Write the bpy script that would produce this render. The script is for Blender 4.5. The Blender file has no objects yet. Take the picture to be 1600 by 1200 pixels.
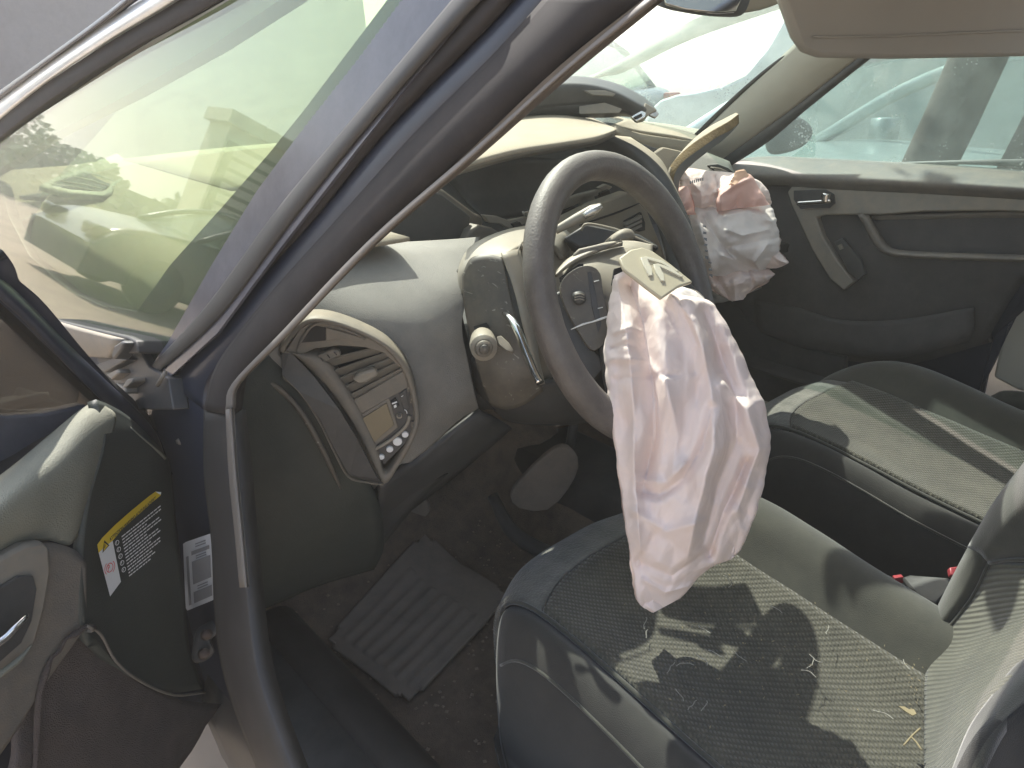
import bpy, bmesh, math, random
from mathutils import Vector, noise, Matrix
R = math.radians
random.seed(7)
S = bpy.context.scene
COL = S.collection

# ------------------------------------------------------------------ camera, sky, sun, exposure
CAM = Vector((-1.10, -.615, 1.27)); YAW, PITCH, FOC = 42.0, 23.4, 1165.0
cd = bpy.data.cameras.new('camera'); cam = bpy.data.objects.new('camera', cd); COL.objects.link(cam)
cam.location = CAM; cam.rotation_euler = (R(90-PITCH), 0, R(-YAW))
cd.sensor_width = 36; cd.lens = 36*FOC/1600; cd.clip_start = .02; cd.clip_end = 2000
S.camera = cam
SUN_AZ, SUN_EL = 20.0, 53.0          # azimuth clockwise from +Y (car's nose)
w = bpy.data.worlds.new("World"); S.world = w; w.use_nodes = True
nt = w.node_tree; nt.nodes.clear()
sky = nt.nodes.new('ShaderNodeTexSky'); sky.sky_type = 'NISHITA'; sky.sun_disc = False
sky.sun_elevation = R(SUN_EL); sky.sun_rotation = R(SUN_AZ); sky.dust_density = 2.5; sky.air_density = 1.2; sky.ozone_density = .6
bg = nt.nodes.new('ShaderNodeBackground'); bg.inputs[1].default_value = .15
wo = nt.nodes.new('ShaderNodeOutputWorld'); nt.links.new(sky.outputs[0], bg.inputs[0]); nt.links.new(bg.outputs[0], wo.inputs[0])
ld = bpy.data.lights.new('sun', 'SUN'); sun = bpy.data.objects.new('sun', ld); COL.objects.link(sun)
ld.energy = 5; ld.angle = R(.6); ld.color = (1, .955, .88)
sd = Vector((math.sin(R(SUN_AZ))*math.cos(R(SUN_EL)), math.cos(R(SUN_AZ))*math.cos(R(SUN_EL)), math.sin(R(SUN_EL))))
sun.rotation_euler = sd.to_track_quat('Z', 'Y').to_euler()
S.view_settings.view_transform = 'Standard'; S.view_settings.look = 'None'
S.view_settings.exposure = 1.3; S.view_settings.gamma = 1; S.view_settings.use_curve_mapping = False
S.render.engine = 'CYCLES'
S.cycles.max_bounces = 12; S.cycles.diffuse_bounces = 5; S.cycles.glossy_bounces = 4
S.cycles.transparent_max_bounces = 24; S.cycles.transmission_bounces = 8
S.cycles.caustics_reflective = False; S.cycles.caustics_refractive = False
S.cycles.use_denoising = True

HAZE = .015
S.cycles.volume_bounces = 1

# ------------------------------------------------------------------ surveying: where a sight line meets a plane of the place
_a, _p = R(YAW), R(PITCH)
FW = Vector((math.sin(_a)*math.cos(_p), math.cos(_a)*math.cos(_p), -math.sin(_p)))
RT = Vector((math.cos(_a), -math.sin(_a), 0)); UP = RT.cross(FW)
def ray(x, y): return FW + RT*((x-800)/FOC) - UP*((y-600)/FOC)
def at(x, y, D): return CAM + ray(x, y)*D
def onp(n, p, x, y):
    r = ray(x, y); n = Vector(n); return CAM + r*((Vector(p)-CAM).dot(n)/r.dot(n))
def on(ax, v, pts):
    i = 'xyz'.index(ax); n = Vector((0, 0, 0)); n[i] = 1; p = n*v
    return [onp(n, p, *q[:2]) for q in pts]
def onpl(n, p, pts): return [onp(n, p, *q[:2]) for q in pts]
def onD(pts): return [at(*q) for q in pts]

# the backrest's ribs run across it: axis in its surface at right angles to them
_d = at(1655, 925, .825)-at(1518, 950, .975); _n = _d.cross(at(1532, 1060, .80)-at(1600, 935, .875)); RIB = _n.cross(_d).normalized()

# ------------------------------------------------------------------ materials
def mat(name, col, rough=.6, dust=0., dustcol=(.34, .28, .20), bump=0., bscale=300., metal=0., spec=.5,
        mottle=.12, mscale=9., wave=None, sheen=0., coat=0., updust=0., scratch=0.):
    m = bpy.data.materials.new(name); m.use_nodes = True; t = m.node_tree; N = t.nodes; L = t.links
    b = N['Principled BSDF']; b.inputs['Roughness'].default_value = rough; b.inputs['Metallic'].default_value = metal
    b.inputs['Specular IOR Level'].default_value = spec; b.inputs['Coat Weight'].default_value = coat
    b.inputs['Coat Roughness'].default_value = .08; b.inputs['Sheen Weight'].default_value = sheen
    tc = N.new('ShaderNodeTexCoord')
    n1 = N.new('ShaderNodeTexNoise'); n1.inputs['Scale'].default_value = mscale; n1.inputs['Detail'].default_value = 6; n1.inputs['Roughness'].default_value = .65
    L.new(tc.outputs['Object'], n1.inputs['Vector'])
    r1 = N.new('ShaderNodeMapRange'); r1.inputs[1].default_value = .3; r1.inputs[2].default_value = .7
    r1.inputs[3].default_value = 1-mottle; r1.inputs[4].default_value = 1+mottle; L.new(n1.outputs[0], r1.inputs[0])
    mx = N.new('ShaderNodeMix'); mx.data_type = 'RGBA'; mx.blend_type = 'MULTIPLY'; mx.inputs[0].default_value = 1
    mx.inputs[6].default_value = (*col, 1); L.new(r1.outputs[0], mx.inputs[7])
    cur = mx.outputs[2]
    if dust or updust:
        n2 = N.new('ShaderNodeTexNoise'); n2.inputs['Scale'].default_value = 23; n2.inputs['Detail'].default_value = 10; n2.inputs['Roughness'].default_value = .72
        L.new(tc.outputs['Object'], n2.inputs['Vector'])
        r2 = N.new('ShaderNodeMapRange'); r2.inputs[1].default_value = .38; r2.inputs[2].default_value = .75
        r2.inputs[3].default_value = dust*.35; r2.inputs[4].default_value = min(1, dust*1.6); L.new(n2.outputs[0], r2.inputs[0])
        fac = r2.outputs[0]
        if updust:
            g = N.new('ShaderNodeNewGeometry'); sx = N.new('ShaderNodeSeparateXYZ'); L.new(g.outputs['Normal'], sx.inputs[0])
            r3 = N.new('ShaderNodeMapRange'); r3.inputs[1].default_value = .1; r3.inputs[2].default_value = 1.; r3.inputs[4].default_value = updust
            L.new(sx.outputs['Z'], r3.inputs[0]); a = N.new('ShaderNodeMath'); a.use_clamp = True
            L.new(fac, a.inputs[0]); L.new(r3.outputs[0], a.inputs[1]); fac = a.outputs[0]
        m2 = N.new('ShaderNodeMix'); m2.data_type = 'RGBA'; L.new(fac, m2.inputs[0]); L.new(cur, m2.inputs[6]); m2.inputs[7].default_value = (*dustcol, 1)
        cur = m2.outputs[2]
        rr = N.new('ShaderNodeMapRange'); rr.inputs[3].default_value = rough; rr.inputs[4].default_value = min(1, rough+.3); L.new(fac, rr.inputs[0]); L.new(rr.outputs[0], b.inputs['Roughness'])
    if scratch:
        n5 = N.new('ShaderNodeTexNoise'); n5.inputs['Scale'].default_value = 60; n5.inputs['Detail'].default_value = 3; n5.inputs['Distortion'].default_value = 3
        mp5 = N.new('ShaderNodeMapping'); mp5.inputs['Scale'].default_value = (1, .15, 1); mp5.inputs['Rotation'].default_value = (.4, .3, .6)
        L.new(tc.outputs['Object'], mp5.inputs[0]); L.new(mp5.outputs[0], n5.inputs['Vector'])
        r5 = N.new('ShaderNodeMapRange'); r5.inputs[1].default_value = .66; r5.inputs[2].default_value = .7; r5.inputs[4].default_value = scratch; L.new(n5.outputs[0], r5.inputs[0])
        m5 = N.new('ShaderNodeMix'); m5.data_type = 'RGBA'; L.new(r5.outputs[0], m5.inputs[0]); L.new(cur, m5.inputs[6]); m5.inputs[7].default_value = (.5, .48, .42, 1); cur = m5.outputs[2]
    h = None
    if bump:
        v = N.new('ShaderNodeTexVoronoi'); v.inputs['Scale'].default_value = bscale; L.new(tc.outputs['Object'], v.inputs['Vector']); h = v.outputs['Distance']
        bp = N.new('ShaderNodeBump'); bp.inputs['Strength'].default_value = bump; bp.inputs['Distance'].default_value = .0012
        L.new(h, bp.inputs['Height']); last = bp
    else: last = None
    if wave:      # woven ribs or grid:  (kind, scale, strength)
        kind, sc, st = wave
        outs = []
        dirs = {'rib': ['Z'], 'grid': ['X', 'Y']}[kind]
        for k, d in enumerate(dirs):
            wv = N.new('ShaderNodeTexWave'); wv.bands_direction = d; wv.inputs['Scale'].default_value = sc*(1 if k == 0 else .62)
            wv.inputs['Distortion'].default_value = .5; wv.inputs['Detail Scale'].default_value = 8; wv.inputs['Detail'].default_value = 2
            if kind == 'rib':
                mpw = N.new('ShaderNodeCombineXYZ'); dtn = N.new('ShaderNodeVectorMath'); dtn.operation = 'DOT_PRODUCT'; dtn.inputs[1].default_value = RIB
                L.new(tc.outputs['Object'], dtn.inputs[0]); L.new(dtn.outputs['Value'], mpw.inputs['Z'])
            else:
                mpw = N.new('ShaderNodeMapping'); mpw.inputs['Rotation'].default_value = (0, 0, R(42)); L.new(tc.outputs['Object'], mpw.inputs[0])
            L.new(mpw.outputs[0], wv.inputs['Vector']); outs.append(wv.outputs['Fac'])
        hh = outs[0]
        if len(outs) == 2:
            mm = N.new('ShaderNodeMath'); mm.operation = 'MULTIPLY'; L.new(outs[0], mm.inputs[0]); L.new(outs[1], mm.inputs[1]); hh = mm.outputs[0]
        bp2 = N.new('ShaderNodeBump'); bp2.inputs['Strength'].default_value = st; bp2.inputs['Distance'].default_value = .004
        L.new(hh, bp2.inputs['Height'])
        if last: L.new(last.outputs[0], bp2.inputs['Normal'])
        last = bp2
        m3 = N.new('ShaderNodeMix'); m3.data_type = 'RGBA'; m3.blend_type = 'MULTIPLY'; m3.inputs[0].default_value = 1
        r4 = N.new('ShaderNodeMapRange'); r4.inputs[3].default_value = .72; r4.inputs[4].default_value = 1.15; L.new(hh, r4.inputs[0])
        L.new(cur, m3.inputs[6]); L.new(r4.outputs[0], m3.inputs[7]); cur = m3.outputs[2]
    L.new(cur, b.inputs['Base Color'])
    if last: L.new(last.outputs[0], b.inputs['Normal'])
    return m

def glass(name, tint, refl=1., dust=.0, dustcol=(.7, .75, .62), trans=.5, speck=0., frostscale=14.):
    """pane: tinted see-through + Schlick reflection + a film of dust that scatters light both ways"""
    m = bpy.data.materials.new(name); m.use_nodes = True; t = m.node_tree; N = t.nodes; L = t.links
    N.remove(N['Principled BSDF']); out = N['Material Output']
    g = N.new('ShaderNodeNewGeometry'); d = N.new('ShaderNodeVectorMath'); d.operation = 'DOT_PRODUCT'
    L.new(g.outputs['Incoming'], d.inputs[0]); L.new(g.outputs['Normal'], d.inputs[1])
    def M(op, a, b=None):
        n = N.new('ShaderNodeMath'); n.operation = op
        for i, v in enumerate((a, b)):
            if v is None: continue
            if isinstance(v, (int, float)): n.inputs[i].default_value = v
            else: L.new(v, n.inputs[i])
        return n.outputs[0]
    c = M('ABSOLUTE', d.outputs['Value']); s = M('POWER', M('SUBTRACT', 1, c), 5.); f = M('ADD', M('MULTIPLY', s, .95*refl), .045*refl)
    tr = N.new('ShaderNodeBsdfTransparent'); tr.inputs[0].default_value = (*tint, 1)
    gl = N.new('ShaderNodeBsdfGlossy'); gl.inputs['Roughness'].default_value = .02
    m1 = N.new('ShaderNodeMixShader'); L.new(f, m1.inputs[0]); L.new(tr.outputs[0], m1.inputs[1]); L.new(gl.outputs[0], m1.inputs[2])
    cur = m1
    if dust:
        tc = N.new('ShaderNodeTexCoord')
        n = N.new('ShaderNodeTexNoise'); n.inputs['Scale'].default_value = frostscale; n.inputs['Detail'].default_value = 9; n.inputs['Roughness'].default_value = .7
        L.new(tc.outputs['Object'], n.inputs['Vector'])
        r = N.new('ShaderNodeMapRange'); r.inputs[1].default_value = .3; r.inputs[2].default_value = .7; r.inputs[3].default_value = dust*.7; r.inputs[4].default_value = dust*1.3
        L.new(n.outputs[0], r.inputs[0]); fac = r.outputs[0]
        if speck:
            v = N.new('ShaderNodeTexVoronoi'); v.inputs['Scale'].default_value = 120; L.new(tc.outputs['Object'], v.inputs['Vector'])
            n3 = N.new('ShaderNodeTexNoise'); n3.inputs['Scale'].default_value = 7; L.new(tc.outputs['Object'], n3.inputs['Vector'])
            th = M('MULTIPLY', M('MAXIMUM', M('SUBTRACT', n3.outputs[0], .42), 0.), 1.1)
            sp = M('MULTIPLY', M('LESS_THAN', v.outputs['Distance'], th), speck); fac = M('MINIMUM', M('ADD', fac, sp), .95)
        df = N.new('ShaderNodeBsdfDiffuse'); df.inputs[0].default_value = (*dustcol, 1)
        tl = N.new('ShaderNodeBsdfTranslucent'); tl.inputs[0].default_value = (*dustcol, 1)
        a = N.new('ShaderNodeMixShader'); a.inputs[0].default_value = trans; L.new(df.outputs[0], a.inputs[1]); L.new(tl.outputs[0], a.inputs[2])
        m2 = N.new('ShaderNodeMixShader'); L.new(fac, m2.inputs[0]); L.new(cur.outputs[0], m2.inputs[1]); L.new(a.outputs[0], m2.inputs[2]); cur = m2
    L.new(cur.outputs[0], out.inputs[0])
    return m

def cloth(name, col, tl=.12):
    m = mat(name, col, rough=.85, spec=.15, mottle=.05, mscale=14, bump=.10, bscale=900)
    t = m.node_tree; N = t.nodes; L = t.links; out = N['Material Output']; b = N['Principled BSDF']
    x = N.new('ShaderNodeBsdfTranslucent'); x.inputs[0].default_value = (*col, 1); s = N.new('ShaderNodeMixShader'); s.inputs[0].default_value = tl
    L.new(b.outputs[0], s.inputs[1]); L.new(x.outputs[0], s.inputs[2]); L.new(s.outputs[0], out.inputs[0])
    # fine creases
    tc = N.new('ShaderNodeTexCoord'); mp = N.new('ShaderNodeMapping'); mp.inputs['Scale'].default_value = (1, 1, .7); L.new(tc.outputs['Object'], mp.inputs[0])
    nz = N.new('ShaderNodeTexNoise'); nz.inputs['Scale'].default_value = 9; nz.inputs['Detail'].default_value = 3; L.new(mp.outputs[0], nz.inputs['Vector'])
    ad = N.new('ShaderNodeVectorMath'); ad.operation = 'ADD'; sc = N.new('ShaderNodeVectorMath'); sc.operation = 'SCALE'; sc.inputs['Scale'].default_value = .12
    L.new(nz.outputs['Color'], sc.inputs[0]); L.new(mp.outputs[0], ad.inputs[0]); L.new(sc.outputs[0], ad.inputs[1])
    v = N.new('ShaderNodeTexVoronoi'); v.feature = 'F1'; v.inputs['Scale'].default_value = 16; L.new(ad.outputs[0], v.inputs['Vector'])
    v2 = N.new('ShaderNodeTexVoronoi'); v2.feature = 'F1'; v2.inputs['Scale'].default_value = 41; L.new(ad.outputs[0], v2.inputs['Vector'])
    a2 = N.new('ShaderNodeMath'); a2.operation = 'MULTIPLY_ADD'; a2.inputs[1].default_value = .35; L.new(v2.outputs['Distance'], a2.inputs[0]); L.new(v.outputs['Distance'], a2.inputs[2])
    bp = N.new('ShaderNodeBump'); bp.inputs['Strength'].default_value = .28; bp.inputs['Distance'].default_value = .012; L.new(a2.outputs[0], bp.inputs['Height'])
    old = b.inputs['Normal'].links[0].from_socket; L.new(old, bp.inputs['Normal']); L.new(bp.outputs[0], b.inputs['Normal']); L.new(bp.outputs[0], x.inputs['Normal'])
    return m

M = {}
M['navy'] = mat('navy_paint', (.005, .010, .026), .42, dust=.05, dustcol=(.2, .19, .18), coat=.15, mottle=.1)
M['navy_dirty'] = mat('navy_paint_dirty', (.004, .010, .028), .6, dust=.05, dustcol=(.16, .16, .17), coat=.2)
M['rubber'] = mat('black_rubber', (.016, .016, .016), .55, dust=.08, dustcol=(.16, .14, .13))
M['rubber_brown'] = mat('dusty_rubber_seal', (.014, .013, .0135), .75, dust=.11, dustcol=(.12, .10, .095), spec=.25)
M['lip'] = mat('pale_seal_lip', (.10, .09, .08), .6, dust=.15, dustcol=(.2, .18, .15))
M['frit'] = mat('black_frit', (.06, .063, .08), .15, dust=.25, dustcol=(.15, .15, .175), spec=.6)
M['dash'] = mat('grey_grained_dash', (.172, .17, .162), .55, dust=.25, dustcol=(.32, .30, .265), bump=.4, bscale=750, updust=.30, mottle=.08)
M['dashtop'] = mat('pale_lit_dash_top', (.27, .25, .20), .65, dust=.35, bump=.3, bscale=400, updust=.35)  # pale dash plastic; on hood edge and centre trim it stands for sunlight
M['plastic'] = mat('grey_plastic', (.105, .105, .10), .45, dust=.3, updust=.3)
M['shell'] = mat('pale_grey_shell', (.24, .23, .20), .4, dust=.3, updust=.25)
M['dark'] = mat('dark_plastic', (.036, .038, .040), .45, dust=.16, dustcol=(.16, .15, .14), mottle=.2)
M['darkgreen'] = mat('dark_trim_plastic', (.026, .032, .029), .55, dust=.12, dustcol=(.11, .12, .10), bump=.15, bscale=500)
M['darkscr'] = mat('scratched_dark_plastic', (.055, .054, .050), .45, dust=.2, scratch=.35)
M['black'] = mat('black_void', (.012, .012, .013), .7, mottle=.05)
M['chrome'] = mat('satin_chrome', (.72, .71, .68), .16, metal=1., mottle=.04)
M['silver'] = mat('silver_plastic', (.5, .49, .46), .25, metal=.7, mottle=.05)
M['leather'] = mat('worn_wheel_leather', (.066, .060, .057), .42, dust=.2, dustcol=(.28, .25, .22), bump=.25, bscale=330, updust=.3)
M['seat'] = mat('woven_seat_fabric', (.045, .044, .034), .9, dust=.26, dustcol=(.19, .175, .13), sheen=.2, wave=('grid', 62, .55), bump=.3, bscale=700, mottle=.25, mscale=7)
M['rib'] = mat('ribbed_seat_fabric', (.060, .060, .044), .85, dust=.22, dustcol=(.20, .195, .14), sheen=.3, wave=('rib', 46, .55), bump=.3, bscale=700)
M['bolster'] = mat('plain_seat_fabric', (.020, .021, .016), .85, dust=.16, dustcol=(.13, .125, .09), sheen=.4, bump=.3, bscale=900)
M['sidefab'] = mat('shaded_side_fabric', (.012, .012, .011), .85, dust=.07, dustcol=(.15, .14, .12), sheen=.2, bump=.3, bscale=900)  # bolster cloth darkened, shade of the outer side put into its colour
M['worn'] = mat('faded_seat_fabric', (.06, .06, .052), .9, dust=.4, dustcol=(.27, .26, .23), bump=.9, bscale=260, sheen=.3)
M['carpet'] = mat('dirty_carpet', (.12, .092, .070), .95, dust=.55, dustcol=(.26, .195, .145), bump=1., bscale=500, mottle=.4, mscale=5)
M['matm'] = mat('worn_floor_mat', (.20, .17, .145), .9, dust=.5, dustcol=(.29, .235, .19), bump=.5, bscale=600, mottle=.2)
M['felt'] = mat('reddish_door_carpet', (.048, .038, .036), .95, dust=.25, dustcol=(.12, .10, .09), bump=.8, bscale=700, mottle=.2, mscale=4)
M['doortop'] = mat('soft_door_top', (.17, .175, .145), .65, dust=.3, dustcol=(.26, .26, .21), bump=.45, bscale=600, updust=.2, spec=.2)
M['doortrim'] = mat('dark_door_trim', (.10, .098, .095), .55, dust=.25, bump=.25, bscale=600)
M['doorcard'] = mat('dark_door_card', (.040, .039, .041), .7, dust=.22, dustcol=(.12, .11, .10), bump=.3, bscale=500)
M['doorins'] = mat('grey_door_inlay', (.17, .165, .15), .5, dust=.3)
M['headliner'] = mat('beige_headliner', (.32, .305, .27), .85, mottle=.05, mscale=3, bump=.2, bscale=900)
M['pillar'] = mat('greige_pillar_trim', (.34, .33, .28), .6, dust=.15, mottle=.05, bump=.15, bscale=700)
M['bag'] = cloth('airbag_cloth', (.84, .73, .69))
M['bagwhite'] = cloth('airbag_cloth_pale', (.80, .75, .72))
M['bagpink'] = cloth('airbag_cloth_pink', (.80, .54, .48))
M['bagtan'] = cloth('airbag_cloth_tan', (.70, .50, .37))
M['cream'] = mat('cream_cap', (.50, .46, .34), .5, dust=.2, mottle=.06)
M['emblem'] = mat('emblem_highlight', (.62, .59, .48), .3, mottle=.03, spec=.7)  # cap's cream made lighter; the relief's highlights are in the colour
M['foam'] = mat('torn_foam_edge', (.17, .12, .055), .9, bump=1., bscale=180, mottle=.35, mscale=40)
M['lint'] = mat('grey_lint', (.30, .29, .26), .9)
M['mirror'] = mat('dim_mirror', (.30, .30, .29), .08, metal=1., mottle=.03)
M['white'] = mat('white_print', (.75, .76, .76), .5, mottle=.04)
M['label'] = mat('jamb_label_paper', (.55, .58, .62), .4, mottle=.06)
M['grey_print'] = mat('grey_print', (.20, .21, .23), .5)
M['yellow'] = mat('yellow_print', (.72, .52, .02), .45, mottle=.08)
M['red'] = mat('red_print', (.70, .12, .12), .5)
M['ink'] = mat('ink', (.02, .02, .02), .5)
M['display'] = mat('amber_display', (.15, .125, .075), .3, mottle=.12, spec=.7)
M['seatred'] = mat('red_buckle_button', (.30, .04, .05), .4)
M['grass'] = mat('dry_straw', (.24, .20, .12), .8)
M['silver_car'] = mat('silver_car_paint', (.62, .67, .70), .3, metal=.2, coat=.6, dust=.15)
M['white_car'] = mat('white_car_paint', (.78, .80, .78), .35, coat=.4, dust=.08)
M['dark_car'] = mat('dark_car_paint', (.03, .035, .05), .3, coat=.6, dust=.2)
M['red_car'] = mat('red_car_paint', (.35, .05, .04), .35, coat=.5, dust=.2)
M['tyre'] = mat('tyre', (.025, .025, .025), .85, dust=.3)
M['ground'] = mat('sandy_ground', (.30, .235, .175), .95, dust=.3, dustcol=(.36, .29, .22), mottle=.25, mscale=1.2, bump=.8, bscale=25)
M['bark'] = mat('tree_bark', (.045, .036, .028), .95, bump=1., bscale=40, mottle=.4, mscale=7)
M['leaf'] = mat('leaf', (.06, .10, .03), .6, mottle=.4, mscale=2)
M['van_paint'] = mat('grey_van_paint', (.055, .058, .085), .35, coat=.4, dust=.1, dustcol=(.25, .24, .24))
M['wall'] = mat('whitewashed_wall', (.62, .58, .50), .8, mottle=.1, mscale=.8)
M['slat'] = mat('painted_slat', (.60, .56, .52), .5)
M['rust'] = mat('rusty_metal', (.07, .05, .04), .8, mottle=.4)
M['quarter'] = glass('green_quarter_glass', (.76, .84, .70), refl=1.15, dust=.05, dustcol=(.50, .58, .42))
M['screen'] = glass('dusty_windscreen', (.86, .92, .86), refl=.6, dust=.22, dustcol=(.68, .74, .66), trans=.6)
M['side'] = glass('dusty_side_glass', (.82, .90, .87), refl=.6, dust=.10, dustcol=(.62, .70, .66), trans=.6, speck=.2)
M['cabinglass'] = glass('car_window_glass', (.62, .68, .66), refl=.5, dust=.10, dustcol=(.5, .55, .5))
M['doorglass'] = glass('dark_door_glass', (.45, .42, .38), refl=1.3, dust=.12, dustcol=(.35, .30, .25))

# ------------------------------------------------------------------ mesh helpers
def link(o, parent=None):
    COL.objects.link(o)
    if parent is not None: o.parent = parent
    return o
def origin_of(o):
    v = Vector((0, 0, 0))
    while o is not None: v += o.location; o = o.parent
    return v
def mesh(name, verts, faces, m, parent=None, smooth=True, org=None, kind=None):
    """verts in world coordinates; stored relative to the parent's place (or to org for a top-level thing)"""
    off = origin_of(parent) if parent is not None else Vector(org or (0, 0, 0))
    me = bpy.data.meshes.new(name); me.from_pydata([tuple(Vector(v)-off) for v in verts], [], faces); me.update()
    if m is not None: me.materials.append(m)
    if smooth: me.polygons.foreach_set('use_smooth', [True]*len(me.polygons))
    o = bpy.data.objects.new(name, me); link(o, parent)
    if parent is None: o.location = off
    if kind: o['kind'] = kind
    return o
def cr(P, k, closed=False):
    """Catmull-Rom through P, k steps per span"""
    out = []; n = len(P); rng = n if closed else n-1
    for i in range(rng):
        if closed: a, b, c, d = P[(i-1) % n], P[i], P[(i+1) % n], P[(i+2) % n]
        else:
            b, c = P[i], P[i+1]; a = P[i-1] if i else b*2-c; d = P[i+2] if i+2 < n else c*2-b
        for j in range(k):
            t = j/k; out.append(.5*((2*b)+(c-a)*t+(2*a-5*b+4*c-d)*t*t+(3*b-3*c+d-a)*t*t*t))
    if not closed: out.append(P[-1].copy())
    return out
def patch(name, rows, m, parent=None, ku=5, kv=5, thick=.003, flip=None, fn=None, org=None, closed_u=False, smooth=True, bev=0):
    """smooth sheet through a grid of control points; thickness grows away from the viewer's side"""
    rr = [cr(r, ku, closed_u) if ku > 1 else list(r) for r in rows]
    cols = list(zip(*rr)); g = [cr(list(c), kv) if kv > 1 else list(c) for c in cols]
    nu, nv = len(g), len(g[0])
    V = []; F = []
    for i in range(nu):
        for j in range(nv):
            p = g[i][j].copy()
            V.append(p)
    if fn:
        for i in range(nu):
            for j in range(nv): V[i*nv+j] = fn(V[i*nv+j], i/(nu-1), j/(nv-1))
    for i in range(nu if closed_u else nu-1):
        for j in range(nv-1):
            a = i*nv+j; b = ((i+1) % nu)*nv+j; F.append((a, b, b+1, a+1))
    if flip is None:
        s = 0
        for f in F[::max(1, len(F)//40)]:
            n = (V[f[1]]-V[f[0]]).cross(V[f[3]]-V[f[0]]); s += 1 if n.dot(CAM-V[f[0]]) > 0 else -1
        flip = s < 0
    if flip: F = [tuple(reversed(f)) for f in F]
    o = mesh(name, V, F, m, parent, smooth, org)
    if thick:
        sm = o.modifiers.new('thickness', 'SOLIDIFY'); sm.thickness = thick; sm.offset = -1; sm.use_rim = True
    if bev:
        bm_ = o.modifiers.new('bevel', 'BEVEL'); bm_.width = bev; bm_.segments = 2; bm_.limit_method = 'ANGLE'
    return o
def slab(name, pts, m, parent=None, thick=.01, k=1, bev=.0015, org=None, holes=(), away=None, smooth=True):
    """plate with the given outline (world points), grown away from the viewer's side"""
    P = cr(pts, k, True) if k > 1 else list(pts)
    n = Vector((0, 0, 0)); c = sum(P, Vector())/len(P)
    for i in range(len(P)): n += (P[i]-c).cross(P[(i+1) % len(P)]-c)
    n.normalize()
    if n.dot(CAM-c) < 0: n = -n
    back = -n*thick if away is None else Vector(away)*thick
    bm = bmesh.new()
    def loop(Q): return [bm.verts.new(q) for q in Q]
    L0 = loop(P); edges = [bm.edges.new((L0[i], L0[(i+1) % len(L0)])) for i in range(len(L0))]
    for h in holes:
        H = cr(h, k, True) if k > 1 else list(h); Lh = loop(H); edges += [bm.edges.new((Lh[i], Lh[(i+1) % len(Lh)])) for i in range(len(Lh))]
    r = bmesh.ops.triangle_fill(bm, use_beauty=True, use_dissolve=False, edges=edges, normal=n)
    fs = [f for f in bm.faces]
    for f in fs:
        f.normal_update()
        if f.normal.dot(n) < 0: f.normal_flip()
    ex = bmesh.ops.extrude_face_region(bm, geom=fs)
    vs = [g for g in ex['geom'] if isinstance(g, bmesh.types.BMVert)]
    # the extruded copy is the front; move the originals back
    front = set(vs)
    for v in bm.verts:
        if v not in front: v.co += back
    bmesh.ops.recalc_face_normals(bm, faces=bm.faces[:])
    off = origin_of(parent) if parent is not None else Vector(org or (0, 0, 0))
    for v in bm.verts: v.co -= off
    me = bpy.data.meshes.new(name); bm.to_mesh(me); bm.free(); me.materials.append(m)
    o = bpy.data.objects.new(name, me); link(o, parent)
    if parent is None: o.location = off
    if bev:
        b = o.modifiers.new('bevel', 'BEVEL'); b.width = bev; b.segments = 2; b.limit_method = 'ANGLE'; b.angle_limit = R(40)
        if smooth:
            try: me.shade_smooth_by_angle(R(35)) if hasattr(me, 'shade_smooth_by_angle') else None
            except Exception: pass
            for p in me.polygons: p.use_smooth = True
            me.set_sharp_from_angle(angle=R(35)) if hasattr(me, 'set_sharp_from_angle') else None
    return o
def tube(name, pts, rad, m, parent=None, k=6, seg=12, closed=False, flat=1., up=None, org=None, cap=True):
    P = cr(pts, k, closed) if k > 1 else list(pts); n = len(P)
    rads = rad if isinstance(rad, (list, tuple)) else [rad]*len(pts)
    if k > 1:
        rr = []
        tot = len(pts) if closed else len(pts)-1
        for i in range(tot):
            for j in range(k): rr.append(rads[i]*(1-j/k)+rads[(i+1) % len(rads)]*(j/k))
        if not closed: rr.append(rads[-1])
    else: rr = list(rads)
    V = []; F = []; pn = Vector(up) if up else None
    for i in range(n):
        t = (P[(i+1) % n]-P[i-1]) if closed else (P[min(i+1, n-1)]-P[max(i-1, 0)]); t.normalize()
        if pn is None: pn = t.orthogonal()
        nn = pn-t*pn.dot(t); nn.normalize(); pn = nn if up is None else Vector(up); b = t.cross(nn)
        for s in range(seg):
            a = 2*math.pi*s/seg; V.append(P[i]+(nn*math.cos(a)*flat+b*math.sin(a))*rr[i])
    for i in range(n if closed else n-1):
        for s in range(seg):
            a = i*seg+s; b_ = i*seg+(s+1) % seg; c = ((i+1) % n)*seg+(s+1) % seg; d = ((i+1) % n)*seg+s; F.append((a, b_, c, d))
    if cap and not closed: F.append(tuple(reversed(range(seg)))); F.append(tuple(range((n-1)*seg, n*seg)))
    return mesh(name, V, F, m, parent, True, org)
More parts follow.
